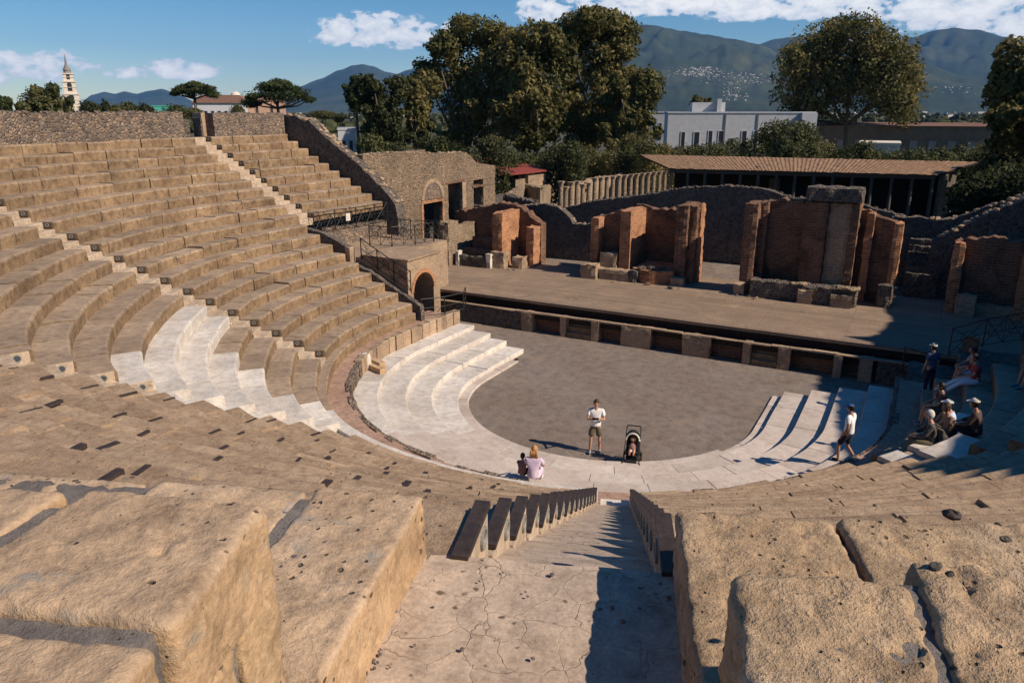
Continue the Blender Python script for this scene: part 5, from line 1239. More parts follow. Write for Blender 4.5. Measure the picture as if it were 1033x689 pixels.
# ------------------------------------------------------------------ distant buildings
def frame_at(px, dist):
    p = at_d(px, 120, dist); p.z = -.3; d = (Vector((p.x, p.y, 0)) - Vector((CAM.x, CAM.y, 0))).normalized()
    return p, math.atan2(d.y, d.x) - PI/2          # local +Y away from the viewer
def ht(y, dist): return 10.2 + (at_d(516, y, dist).z - 10.2) + .3
def building(name, label, cat, px0, px1, ytop, dist, depth, wall, wins=(), turn=0.0, roof=None, extra=None, win_mat=None):
    """box house seen between two picture columns; wins = (u0, u1, v0, v1) fractions of its front"""
    c, rz = frame_at((px0+px1)/2, dist); w = (at_d(px1, 120, dist) - at_d(px0, 120, dist)).length; h = ht(ytop, dist)
    t = thing(name, label, cat, c, rz + turn)
    mb = MB(); mb.box(-w/2, w/2, 0, depth, 0, h); mb.box(-w/2-.1, w/2+.1, -.1, depth+.1, h+.002, h+.25); mb.build('wall', wall, t)
    for (u0, u1, v0, v1) in wins:
        mb = MB(); x0, x1, z0, z1 = (u0-.5)*w, (u1-.5)*w, v0*h, v1*h
        f = .12
        mb.box(x0-f, x1+f, -.08, -.01, z0-f, z0); mb.box(x0-f, x1+f, -.08, -.01, z1, z1+f); mb.box(x0-f, x0, -.08, -.01, z0, z1); mb.box(x1, x1+f, -.08, -.01, z0, z1)
        o = mb.build('window', wall, t)
        mb = MB(); mb.box(x0, x1, -.05, -.02, z0, z1); mb.build('pane', win_mat or MATS['window_dark'], o)
    if roof:
        mb = MB(); rh = roof; e = .5
        vs = [(-w/2-e, -e, h+.25), (w/2+e, -e, h+.25), (w/2+e, depth+e, h+.25), (-w/2-e, depth+e, h+.25), (-w/2+1.5, depth/2, h+.25+rh), (w/2-1.5, depth/2, h+.25+rh)]
        mb.add(vs, [(0, 1, 5, 4), (2, 3, 4, 5), (1, 2, 5), (3, 0, 4), (3, 2, 1, 0)]); mb.build('roof', MATS['far_roof'], t)
    if extra: extra(t, w, h, depth)
    return t
plain('window_dark', (.03, .03, .035), .3, .2); plain('far_roof', (.16, .085, .06), .9, .3, 2); plain('pale_stucco', (.47, .475, .49), .9, .1, 1.2, bmp=0)
plain('cream_stucco', (.60, .53, .44), .9, .12, 1, bmp=0); plain('pane_pale', (.22, .21, .20), .4, .3); plain('brown_stucco', (.15, .118, .09), .9, .2, .8, bmp=0); plain('pink_stucco', (.36, .23, .165), .9, .2, 1, bmp=0); plain('grey_spire', (.20, .185, .17), .8, .2); plain('green_roof', (.06, .30, .24), .7, .1, bmp=0)
def pale_extra(t, w, h, d):
    mb = MB(); mb.box(-w*.33, -w*.10, 2, 7, h+.25, h+1.75); mb.build('roof_block', MATS['pale_stucco'], t)
    mb = MB(); mb.box(-w*.16, -w*.13, 1.2, 2, h+.25, h+2.3); mb.build('chimney', MATS['pale_stucco'], t)
    mb = MB(); mb.box(w*.40, w*.5, -1.6, .02, 0, h+.1); mb.build('stair_wing', MATS['pale_stucco'], t)
    for u in (-.1, .12):
        mb = MB(); mb.tube([(w*u, -.1, 0), (w*u, -.1, h)], .07, 6); mb.build('drainpipe', MATS['brown_stucco'], t)
building('pale_building', 'long pale two storey building with a flat roof beyond the shrubs', 'building', 672, 822, 114.5, 135, 12, MATS['pale_stucco'],
    [(.10, .125, .42, .70), (.19, .225, .2, .7), (.29, .315, .42, .72), (.36, .39, .42, .72), (.44, .465, .42, .6), (.52, .55, .40, .72), (.60, .625, .42, .72), (.70, .73, .42, .7), (.80, .82, .42, .7)], R(8), None, pale_extra)
building('brown_building', 'long low brown tile roofed building right of the pale building', 'building', 815, 1005, 127, 150, 14, MATS['brown_stucco'],
    [(.06+.10*i, .10+.10*i, .45, .72) for i in range(9)], R(3), .5, None, MATS['pane_pale'])
def villa_extra(t, w, h, d):
    mb = MB(); mb.box(w*.05, w*.40, -.5, 0, h*.55, h*.58); mb.build('balcony', MATS['cream_stucco'], t)
building('villa', 'white villa with brown roof between the umbrella pines', 'house', 196, 248, 105.5, 250, 14, MATS['pale_stucco'], [(.08+.13*i, .14+.13*i, .62, .84) for i in range(7)], R(-6), 2.4, villa_extra)
building('villa', 'pinkish square block with a small dome behind the larger pine', 'house', 236, 290, 98.5, 262, 16, MATS['pink_stucco'], [(.15, .2, .6, .8), (.42, .47, .6, .8), (.7, .75, .6, .8)], R(10), None,
    lambda t, w, h, d: MB().lathe((-w*.38, 5, h+.2), [(1.5, 0), (1.5, .3), (1.3, .8), (.8, 1.2), (.1, 1.4)], 14).build('dome', MATS['cream_stucco'], t))
building('green_shed', 'small shed with a green roof on the left skyline', 'shed', 155, 176, 108, 220, 8, MATS['green_roof'], ())
building('villa', 'small white house seen through the trees right of the sloping wall', 'house', 340, 358, 131, 120, 8, MATS['pale_stucco'], [(.2, .4, .3, .8), (.6, .8, .3, .8)])
building('villa', 'white house glimpsed behind the right flank of the central trees', 'house', 655, 672, 114, 160, 8, MATS['pale_stucco'], [(.2, .35, .5, .8), (.6, .75, .5, .8)])
building('villa', 'pale roof behind the shrubs near the brown building', 'house', 870, 912, 143, 110, 8, MATS['cream_stucco'], [(.2, .3, .3, .8)])
# bell tower
c, rz = frame_at(75.5, 420)
bt = thing('bell_tower', 'slender white tiered bell tower with a dark spire on the left skyline', 'tower', c, rz)
S = 420/FPX
def tier(hw, y0, y1, name='tier', mat=None): 
    z0, z1 = ht(y0, 420), ht(y1, 420); mb = MB(); mb.box(-hw, hw, -hw, hw, z0, z1-.5)
    mb.box(-hw-.35, hw+.35, -hw-.35, hw+.35, z1-.5, z1); mb.box(-hw-.2, hw+.2, -hw-.2, hw+.2, (z0+z1)/2-.1+.0, (z0+z1)/2+.1)
    o = mb.build(name, mat or MATS['cream_stucco'], bt)
    for sgn in ((0, -1), (1, 0), (0, 1), (-1, 0)):
        w = hw*.36; zz0 = z0+(z1-z0)*.2; zz1 = z0+(z1-z0)*.72; mb = MB(); n = 8
        pr = [(-w, zz0), (w, zz0)] + [(w*math.cos(PI*i/n), zz1+w*math.sin(PI*i/n)) for i in range(n+1)]
        if sgn[0] == 0: mb.extr([(a, sgn[1]*(hw+.04), b) for a, b in pr], (0, -sgn[1]*.2, 0))
        else: mb.extr([(sgn[0]*(hw+.04), a, b) for a, b in pr], (-sgn[0]*.2, 0, 0))
        mb.build('opening', MATS['window_dark'], o)
mb = MB(); mb.box(-3.4, 3.4, -3.4, 3.4, 0, ht(108, 420)); mb.build('base', MATS['cream_stucco'], bt)
tier(3.1, 108, 97); tier(2.6, 97, 86); tier(2.0, 86, 79)
z = ht(79, 420); mb = MB(); mb.lathe((0, 0, z), [(1.6, 0), (1.5, 1.2), (1.7, 1.3), (1.2, 2.4), (.7, 3.4), (.5, 4.2), (.35, 5.5), (.08, 8.2)], 10); mb.build('spire', MATS['grey_spire'], bt, smooth=True, angle=40)

# ------------------------------------------------------------------ mountains, towns, haze
mount_m = stone('forested_slope', (.014, .026, .011), (.03, .042, .02), (.065, .068, .036), .0012, 0, 0, rough=1)
def ridge(label, pts, dist, deep, seed, rough=.10, nx=260, ny=34, mat=None):
    xs = [p[0] for p in pts]
    def yy(x):
        for a, b in zip(pts[:-1], pts[1:]):
            if a[0] <= x <= b[0]:
                f = (x-a[0])/(b[0]-a[0]); f = f*f*(3-2*f)*.5 + f*.5; return a[1] + (b[1]-a[1])*f
        return pts[-1][1]
    vs = []
    for j in range(ny+1):
        f = j/ny
        for i in range(nx+1):
            x = xs[0] + (xs[-1]-xs[0])*i/nx
            top = at_d(x, yy(x), dist); H = top.z + 20
            dd = dist - deep*f; p = at_d(x, 110, dd)
            nn = noise.fractal(Vector((x*.020+seed+f*1.3, f*4.5, 0)), .9, 2.1, 6)
            rg_ = 1 - abs(noise.noise(Vector((x*.042+seed*2+f*2.6, f*2.2, 3))))
            z = H*(1-f)**1.25*(1 + (rough*2.2*nn + rough*2.0*(rg_-.7))*min(1, f*5)*(1-f*.4)) + H*rough*.10*noise.noise(Vector((x*.13, seed, f*9)))
            vs.append((p.x, p.y, max(z, 0) - 20 if f < 1 else -25))
    mb = MB(); mb.add(vs, [(j*(nx+1)+i, (j+1)*(nx+1)+i, (j+1)*(nx+1)+i+1, j*(nx+1)+i+1) for j in range(ny) for i in range(nx)])
    # the far side, so that the hill is a solid
    b = len(mb.v); back = []
    for i in range(nx+1):
        x = xs[0] + (xs[-1]-xs[0])*i/nx; p = at_d(x, 110, dist + deep*.8); back.append((p.x, p.y, -25))
    mb.v += back; 
    for i in range(nx): mb.f.append((i, i+1, b+i+1, b+i)); mb.t.append(0); mb.m.append(0)
    return tag(mb.build('mountain_ridge', mat or mount_m, smooth=True), kind='structure')
ridge('a', [(470, 80), (520, 55), (575, 32), (615, 22), (640, 25), (655, 26), (680, 31), (705, 35), (735, 40), (760, 45), (790, 58), (830, 70), (880, 90), (920, 108), (960, 116)], 8200, 4200, 1.0)
ridge('b', [(640, 100), (700, 70), (750, 48), (775, 40), (800, 37), (822, 39), (850, 45), (880, 49), (895, 46), (912, 38), (930, 31.5), (950, 29), (972, 31), (1000, 38), (1033, 42), (1080, 48), (1150, 42), (1250, 60)], 10500, 4200, 5.3)
ridge('c', [(560, 112), (620, 92), (660, 84), (700, 88), (750, 95), (790, 100), (830, 92), (870, 72), (900, 62), (930, 66), (965, 77), (1000, 82), (1040, 88), (1100, 92), (1180, 108)], 6600, 2400, 9.1, .12)
ridge('d', [(225, 113), (265, 103), (300, 89), (325, 80), (345, 71), (358, 66.5), (368, 65), (378, 67), (392, 73), (402, 75), (412, 71), (430, 66), (450, 66), (480, 75), (520, 90), (580, 108)], 11500, 4500, 13.0, .07)
ridge('e', [(60, 113), (82, 104), (95, 96), (108, 93), (118, 95), (128, 92.5), (140, 95), (152, 92), (166, 90), (182, 96), (200, 104), (225, 112)], 13000, 3500, 17.0, .06)
town_m = plain('town_walls', (.40, .37, .34), .9, .25, .02, bmp=0)
def town(name, label, spec, seed, dist_fn, size):
    rr = random.Random(seed); mb = MB()
    dg = bpy.context.evaluated_depsgraph_get()
    for (x0, x1, y0, y1, n) in spec:
        for _ in range(n):
            x = min(max(rr.gauss((x0+x1)/2, (x1-x0)/3.4), x0-8), x1+8); y = rr.uniform(y0, y1)
            hit, loc, _, _, ob, _ = SC.ray_cast(dg, CAM + ray(x, y).normalized()*1500, ray(x, y).normalized())
            if not hit or (loc - CAM).length < 1500: continue
            s = size*rr.uniform(.5, 1.3); mb.tint = rr.uniform(-.3, .3)
            mb.obox((loc.x, loc.y, 0), (math.cos(rr.random()*3), math.sin(rr.random()*3), 0), (0, 1, 0), s*rr.uniform(.7, 1.8), s, loc.z-12, loc.z + s*rr.uniform(.5, 1.1))
    mb.tint = 0
    if mb.v: tag(mb.build(name, town_m), label, kind='stuff')
bpy.context.view_layer.update()
town('hillside_town', 'white hillside town strung along the mountain slope', [(682, 730, 68, 78, 210), (715, 790, 74, 86, 130), (725, 752, 88, 102, 60), (930, 1010, 88, 96, 60), (770, 810, 60, 70, 10)], 5, None, 4.2)
def plain_town():
    rr = random.Random(8); mb = MB()
    for _ in range(420):
        x = rr.uniform(640, 1060); d = rr.uniform(900, 4200); p = at_d(x, 112, d); p.z = -.35
        s = rr.uniform(2, 5)*(d/2500)**.6; mb.tint = rr.uniform(-.4, .3)
        mb.obox((p.x, p.y, 0), (math.cos(rr.random()*3), math.sin(rr.random()*3), 0), (0, 1, 0), s*rr.uniform(.8, 2), s, -.4, s*rr.uniform(.7, 1.4))
    for _ in range(120):
        x = rr.uniform(60, 420); d = rr.uniform(900, 3000); p = at_d(x, 112, d)
        s = rr.uniform(2, 4); mb.tint = rr.uniform(-.4, .3); mb.obox((p.x, p.y, 0), (math.cos(rr.random()*3), math.sin(rr.random()*3), 0), (0, 1, 0), s*rr.uniform(.8, 2), s, -.4, s*rr.uniform(.6, 1.1))
    tag(mb.build('plain_town', town_m), 'pale houses scattered over the plain below the mountains', kind='stuff')
plain_town()
def woods():
    rr = random.Random(12); mb = MB()
    for _ in range(1500):
        x = rr.uniform(-60, 1100); d = rr.uniform(300, 2200); p = at_d(x, 112, d); p.z = rr.uniform(1, 3.0); s = rr.uniform(2.5, 5.5)
        mb.tint = rr.random(); mb.ball(p, s, s, s*.8, 6, 4, jit=.25)
    tag(mb.build('far_trees', leaf_dark), 'far band of dark treetops on the plain', kind='stuff')
woods()
def haze():
    m = bpy.data.materials.new('haze'); m.use_nodes = True; nt = m.node_tree; nt.nodes.clear()
    out = N(nt, 'ShaderNodeOutputMaterial'); v = N(nt, 'ShaderNodeVolumePrincipled'); v.inputs['Color'].default_value = (.18, .47, 1.0, 1)
    v.inputs['Density'].default_value = HAZE; v.inputs['Anisotropy'].default_value = 0
    nt.links.new(v.outputs[0], out.inputs['Volume'])
    mb = MB(); mb.box(-15000, 12000, -1500, 15000, -30, 1350)
    # its floor lies below the lowest ground
    tag(mb.build('haze', m, uv=False), kind='stuff')
HAZE = 3.3e-5
haze()
# ------------------------------------------------------------------ people
skin_m = plain('skin', (.46, .25, .165), .55, .1, 20, bmp=0); tan_m = plain('tanned_skin', (.34, .175, .11), .55, .1, 20, bmp=0)
eye_m = plain('eye', (.02, .015, .012), .3, .1, 5, bmp=0); lips_m = plain('lips', (.32, .11, .09), .5, .1, 5, bmp=0)
def cloth(name, c, v=.18): return MATS.get(name) or plain(name, c, .9, v, 14, bmp=.3)
def skin_mesh(chains, sub=2):
    """chains: list of [(point, radius), ...]; first vertex of a later chain may equal a vertex already placed"""
    vs, es, rs, key = [], [], [], {}
    for ch in chains:
        prev = None
        for p, r in ch:
            k = tuple(round(q, 4) for q in p)
            if k not in key: key[k] = len(vs); vs.append(p); rs.append(r)
            i = key[k]
            if prev is not None and prev != i: es.append((prev, i))
            prev = i
    me = bpy.data.meshes.new('sk'); me.from_pydata(vs, es, []); o = bpy.data.objects.new('sk', me); COL.objects.link(o)
    md = o.modifiers.new('s', 'SKIN'); md.use_smooth_shade = True; md.branch_smoothing = .4
    lay = me.skin_vertices[0]
    for i, r in enumerate(rs): lay.data[i].radius = (r, r) if not isinstance(r, tuple) else r; lay.data[i].use_root = (i == 0)
    sb = o.modifiers.new('u', 'SUBSURF'); sb.levels = sub; sb.render_levels = sub
    dg = bpy.context.evaluated_depsgraph_get(); dg.update(); out = bpy.data.meshes.new_from_object(o.evaluated_get(dg))
    bpy.data.objects.remove(o); return out
def link_mesh(me, name, mats, par, smooth=True):
    me.name = name; me.materials.clear()
    for m in (mats if isinstance(mats, (list, tuple)) else [mats]): me.materials.append(m)
    me.polygons.foreach_set('use_smooth', [smooth]*len(me.polygons))
    if 'tint' not in me.attributes: me.attributes.new('tint', 'FLOAT', 'FACE')
    o = bpy.data.objects.new(name, me); COL.objects.link(o); o.parent = par; return o
V = Vector
def person(label, loc, rz, P, shirt, lower, hair=None, cap=None, shoes=None, skin=None, s=1.0, long_sleeve=False, long_legs=False, hair_long=0, group=None, sleeveless=False, hold=None, pack=None, fat=1.0):
    """P: joints in metres, person faces +Y: hip, chest, neck, head, then per side sh, el, wr, hipj, kn, an (left first)"""
    skin = skin or skin_m
    t = thing('person', label, 'person', loc, rz, group)
    J = {k: V(v)*s for k, v in P.items()}
    hip, chest, neck, head = J['hip'], J['chest'], J['neck'], J['head']
    ch = [[(hip, .125*s), (hip.lerp(chest, .5), .125*s), (chest, .135*s), (neck, .055*s), (neck.lerp(head, .45), .05*s)]]
    for sd in 'LR':
        sh, el, wr = J['sh'+sd], J['el'+sd], J['wr'+sd]
        hd = wr + (wr-el).normalized()*.085*s
        ch.append([(chest, .135*s), (sh, .06*s), (sh.lerp(el, .5), .05*s), (el, .042*s), (wr, .03*s), (hd, .034*s)])
        d = (wr-el).normalized(); side = d.orthogonal().normalized()
        perp = d.cross(V((0, 0, 1))); perp = perp.normalized() if perp.length > .1 else V((1, 0, 0))
        for q, ln in ((-1.5, .060), (-.5, .075), (.5, .072), (1.5, .055)):
            b = hd + perp*q*.018*s + d*.012*s; bend = V((0, 0, -.012)) + d*ln*s*.6
            ch.append([(hd, .034*s), (b, .010*s), (b + d*ln*.5*s, .009*s), (b + bend + d*ln*.35*s, .008*s)])
        tb = wr.lerp(hd, .5) + perp*.035*s
        ch.append([(hd, .034*s), (tb + d*.01*s, .011*s), (tb + d*.055*s + perp*.012*s, .009*s)])
        hj, kn, an = J['hip'+sd], J['kn'+sd], J['an'+sd]
        ft = an + V(P.get('toe'+sd, (0, .15, -.05)))*s
        ch.append([(hip, .125*s), (hj, .085*s), (hj.lerp(kn, .5), .072*s), (kn, .052*s), (kn.lerp(an, .35), .053*s), (an, .035*s), (an + V((0, 0, -.045*s)), .036*s), (ft, .03*s)])
    me = skin_mesh(ch, 1)
    bm = bmesh.new(); bm.from_mesh(me)
    # head with a face
    fwd = V(P.get('face', (0, 1, 0))).normalized(); up = V((0, 0, 1)); up = (up - fwd*up.dot(fwd)).normalized(); rt = fwd.cross(up)
    hm = MB(); Q = Matrix((rt, fwd, up)).transposed()
    hm.ball(head, .078*s, .098*s, .118*s, 18, 14, Q)
    pts = []
    for v in hm.v:
        l = Q.transposed() @ (V(v) - head); f = l/s
        if f.z < -.03: l.x *= 1 - .35*min(1, (-f.z-.03)/.09); l.y += .012*s*min(1, (-f.z-.03)/.06) if f.y > 0 else 0
        pts.append(head + Q @ l)
    hm.v = pts; nface = len(hm.f)
    hm.ball(head + Q @ V((0, .098, -.012))*s, .014*s, .022*s, .028*s, 8, 6, Q)
    for e in (-1, 1): hm.ball(head + Q @ V((e*.078, -.005, -.005))*s, .012*s, .022*s, .034*s, 8, 6, Q)
    n1 = len(hm.f)
    for e in (-1, 1): hm.ball(head + Q @ V((e*.031, .089, .012))*s, .012*s, .008*s, .007*s, 8, 5, Q)
    n2 = len(hm.f); hm.ball(head + Q @ V((0, .093, -.055))*s, .024*s, .008*s, .006*s, 8, 5, Q)
    bv = [bm.verts.new(v) for v in hm.v]
    for i, f in enumerate(hm.f):
        try: fc = bm.faces.new([bv[k] for k in f]); fc.material_index = 0 if i < n1 else (1 if i < n2 else 2)
        except Exception: pass
    me2 = bpy.data.meshes.new('body'); bm.to_mesh(me2); bm.free()
    mi = [p.material_index for p in me2.polygons]
    o = link_mesh(me2, 'body', [skin, eye_m, lips_m], t); me2.polygons.foreach_set('material_index', mi)
    # clothes
    g = .016*s*(1 + (fat-1)*6); gs = .014*s; c2 = [[(hip + V((0, 0, -.075*s)) + V((0, .02, .06))*(1 if hip.z < .5*s else 0), .128*s+g), (hip + V((0, 0, .02*s)), .132*s+g), (hip.lerp(chest, .5), .132*s+g), (chest, .142*s+g), (chest.lerp(neck, .72), .075*s)]]
    for sd in 'LR':
        sh, el, wr = J['sh'+sd], J['el'+sd], J['wr'+sd]
        a = [(chest, .142*s+g), (sh, .062*s+gs)]
        if not sleeveless: a += [(sh.lerp(el, .72), .056*s+gs)] if not long_sleeve else [(sh.lerp(el, .5), .054*s+g), (el, .046*s+g), (wr.lerp(el, .12), .036*s+g*.7)]
        c2.append(a)
    link_mesh(skin_mesh(c2, 2), 'shirt', shirt, t)
    c3 = [[(hip + V((0, 0, .05*s)), .135*s), (hip, .14*s)]]
    for sd in 'LR':
        hj, kn, an = J['hip'+sd], J['kn'+sd], J['an'+sd]
        a = [(hip, .14*s), (hj, .095*s+g*.6), (hj.lerp(kn, .5), .082*s+g*.6)]
        a += [(hj.lerp(kn, .93), .072*s+g)] if not long_legs else [(kn, .062*s+g*.6), (kn.lerp(an, .5), .056*s+g*.6), (kn.lerp(an, .95), .05*s+g*.6)]
        c3.append(a)
    link_mesh(skin_mesh(c3, 2), 'trousers' if long_legs else 'shorts', lower, t)
    if shoes:
        for sd in 'LR':
            an = J['an'+sd]; ft = an + V(P.get('toe'+sd, (0, .15, -.05)))*s
            back = an + V((0, 0, -.05*s)) - (ft-an).normalized()*.03*s
            link_mesh(skin_mesh([[(back, .045*s), (an.lerp(ft, .45) + V((0, 0, -.02*s)), .047*s), (ft + (ft-an).normalized()*.03*s + V((0, 0, .006*s)), .036*s)]], 1), 'shoe', shoes, t)
    if hair:
        mb = MB(); mb.ball(head + Q @ V((0, -.016, .016))*s, .089*s, .104*s, .120*s, 18, 14, Q, .02)
        keep = [f for f in mb.f if all(((Q.transposed() @ (V(mb.v[i]) - head)).y < .052*s or (Q.transposed() @ (V(mb.v[i]) - head)).z > .055*s) and (Q.transposed() @ (V(mb.v[i]) - head)).z > -.085*s for i in f)]
        mb.f = keep; mb.t = [0]*len(keep); mb.m = [0]*len(keep)
        ob = mb.build('hair', hair, t, smooth=True)
        if hair_long:
            rr = random.Random(4); mb = MB()
            for i in range(26):
                a = rr.uniform(-1, 1); p0 = head + Q @ V((a*.075, -.07-.02*rr.random(), .03))*s
                L = hair_long*rr.uniform(.75, 1.05)*s
                mb.tube([p0, p0 + Q @ V((a*.02, -.035, -.10))*s, p0 + Q @ V((a*.03 + .02*rr.gauss(0, 1), -.03, 0))*s + V((0, 0, -L))], [.02*s, .024*s, .008*s], 6)
            mb.build('long_hair', hair, ob, smooth=True)
    if cap:
        mb = MB(); prof = []
        mb.ball(head + Q @ V((0, -.006, .03))*s, .094*s, .112*s, .105*s, 18, 12, Q)
        mb.f = [f for f in mb.f if all((Q.transposed() @ (V(mb.v[i]) - head)).z > .035*s for i in f)]; mb.t = [0]*len(mb.f); mb.m = [0]*len(mb.f)
        ob = mb.build('cap', cap, t, smooth=True)
        mb = MB(); n = 10; top = []
        for i in range(n+1):
            a = PI*i/n; top.append(head + Q @ V((.078*math.cos(a), .085 + .085*math.sin(a), .045 - .018*math.sin(a)))*s)
        mb.extr(top, Q @ V((0, 0, .008))*s); mb.build('brim', cap, ob)
    if pack:
        mb = MB(); b = chest.lerp(hip, .45) - fwd*.22*s
        mb.ball(b, .15*s, .10*s, .22*s, 12, 10, Q, .04); mb.ball(b - fwd*.07*s + V((0, 0, -.05*s)), .11*s, .07*s, .12*s, 10, 8, Q, .03)
        for e in (-1, 1): mb.tube([b + rt*e*.08*s + V((0, 0, .18*s)), chest + rt*e*.10*s + V((0, 0, .13*s)) - fwd*.02*s, chest + rt*e*.11*s + fwd*.155*s, hip.lerp(chest, .4) + rt*e*.12*s], .02*s, 6)
        pk = mb.build('backpack', pack, t, smooth=True); pk['label'] = 'backpack worn on the back'
    return t
def STAND(**k):
    d = dict(hip=(0, 0, .93), chest=(0, .0, 1.28), neck=(0, .01, 1.48), head=(0, .035, 1.635),
        shL=(-.19, 0, 1.41), elL=(-.24, -.02, 1.12), wrL=(-.23, .06, .88), shR=(.19, 0, 1.41), elR=(.24, -.02, 1.12), wrR=(.23, .06, .88),
        hipL=(-.095, 0, .90), knL=(-.11, .02, .50), anL=(-.12, -.02, .095), hipR=(.095, 0, .90), knR=(.11, .02, .50), anR=(.12, -.02, .095))
    d.update(k); return d
def SIT(drop=.36, **k):
    """seated with the seat surface at z = 0 and the feet on the row below"""
    d = dict(hip=(0, 0, .12), chest=(0, .05, .46), neck=(0, .10, .66), head=(0, .15, .81),
        shL=(-.185, .06, .585), elL=(-.24, .20, .34), wrL=(-.13, .40, .27), shR=(.185, .06, .585), elR=(.24, .20, .34), wrR=(.13, .40, .27),
        hipL=(-.10, .03, .105), knL=(-.13, .43, .16), anL=(-.12, .50, .09-drop), hipR=(.10, .03, .105), knR=(.13, .43, .16), anR=(.12, .50, .09-drop))
    d.update(k); return d
def face_az(ax): return math.atan2(ax[1], ax[0]) - PI/2
white = cloth('white_cotton', (.72, .71, .72), .06); khaki = cloth('khaki_shorts', (.12, .10, .065)); navy = cloth('navy_cloth', (.02, .025, .045)); black = cloth('black_cloth', (.015, .015, .017))
brownh = plain('brown_hair', (.05, .026, .014), .6, .3, 40); blond = plain('ginger_hair', (.42, .21, .075), .6, .3, 40); darkh = plain('dark_hair', (.012, .009, .008), .5, .3, 40)
lilac = cloth('lilac_top', (.58, .47, .60)); bluecap = cloth('blue_cap', (.03, .12, .35)); creamcap = cloth('cream_cap', (.62, .58, .50)); brownc = cloth('brown_shirt', (.075, .045, .035)); paleblue = cloth('pale_blue_top', (.42, .55, .72))
redc = cloth('red_shirt', (.26, .04, .04)); teal = cloth('teal_cloth', (.04, .20, .32)); grey = cloth('grey_shoe', (.22, .23, .25)); camo = cloth('mottled_cloth', (.09, .08, .07), .7); bluesh = cloth('blue_shirt', (.045, .08, .15), .6)
toward = lambda a, b: face_az((b[0]-a[0], b[1]-a[1]))
p = at_z(600, 456, 0.01)
person('man in white polo and khaki shorts standing on the gravel holding a phone', (p.x, p.y, .01), toward(p, (5.5, -16)), STAND(
    elL=(-.25, .10, 1.13), wrL=(-.10, .30, 1.24), elR=(.25, .08, 1.12), wrR=(.09, .29, 1.20), head=(0, .06, 1.625), face=(0, .9, -.38),
    anL=(-.14, -.04, .095), anR=(.15, .06, .095), knL=(-.12, .02, .5), knR=(.13, .06, .5)), white, khaki, hair=brownh, shoes=grey, s=1.02, fat=1.28)
ph = thing('phone', 'small black phone held by the man in the white polo', 'phone', (p.x, p.y, 0), 0)
dv = (V((5.5, -16, 0)) - V((p.x, p.y, 0))).normalized(); mb = MB(); c = dv*.42
mb.extr([(c.x-.09, c.y-.03, 1.27), (c.x+.09, c.y+.03, 1.27), (c.x+.09+dv.x*.05, c.y+.03+dv.y*.05, 1.36), (c.x-.09+dv.x*.05, c.y-.03+dv.y*.05, 1.36)], tuple(dv*.012)); mb.build('case', black, ph)
# pushchair
q = at_z(637, 468, .01)
sr = thing('pushchair', 'black pushchair with a pale canopy lining standing on the gravel', 'pushchair', (q.x, q.y, .01), toward(q, (CAM.x-1.5, CAM.y)))
def part(mb, n, m, par=None, **k): return mb.build(n, m, par or sr, **k)
mb = MB()
for e in (-1, 1):
    mb.tube([(e*.24, .36, .14), (e*.22, .05, .52), (e*.21, -.25, .92), (e*.21, -.38, 1.05)], .017, 8); mb.tube([(e*.24, -.32, .14), (e*.22, .02, .55)], .016, 8)
mb.tube([(-.24, -.32, .16), (.24, -.32, .16)], .012, 6); part(mb, 'frame', iron_m, smooth=True)
mb = MB(); mb.tube([(-.21, -.38, 1.05), (-.19, -.40, 1.08), (.19, -.40, 1.08), (.21, -.38, 1.05)], .021, 8); part(mb, 'handle', black, smooth=True)
for e in (-1, 1):
    for yy, rr in ((.36, .10), (-.32, .13)):
        mb = MB(); c = V((e*.26, yy, rr)); n = 16
        mb.tube([c + V((0, rr*.82*math.cos(2*PI*i/n), rr*.82*math.sin(2*PI*i/n))) for i in range(n+1)], .022, 7, cap=False); w_ = part(mb, 'wheel', black, smooth=True)
        mb = MB(); mb.tube([c - V((.014, 0, 0)), c + V((.014, 0, 0))], rr*.45, 10); part(mb, 'hub', steel_m, w_)
mb = MB(); mb.extr([(-.19, .20, .40), (-.19, -.12, .38), (-.19, -.26, .80), (-.19, -.20, .83), (-.19, -.07, .47), (-.19, .22, .47)], (.38, 0, 0)); part(mb, 'seat', black)
mb = MB(); n = 12; m_ = 8; vs = []
for j in range(m_+1):
    b = PI*.62*j/m_
    for i in range(n+1):
        a = PI*i/n; vs.append((-.215*math.cos(a), -.22+.22*math.sin(a)*math.sin(b)*.9 - .03, .76 + .26*math.sin(a)*(.35+.65*math.cos(b*.7))*1.0))
mb.add(vs, [(j*(n+1)+i, j*(n+1)+i+1, (j+1)*(n+1)+i+1, (j+1)*(n+1)+i) for j in range(m_) for i in range(n)]); part(mb, 'canopy', black, smooth=True)
mb = MB(); mb.tube([(-.205*math.cos(PI*i/12), -.04, .74 + .24*math.sin(PI*i/12)) for i in range(13)], .028, 7); part(mb, 'canopy_trim', creamcap, smooth=True)
mb = MB(); mb.box(-.16, .16, .24, .34, .20, .24); part(mb, 'footrest', black)
mb = MB(); mb.box(-.18, .18, -.25, .15, .18, .30, .02); part(mb, 'basket', black)
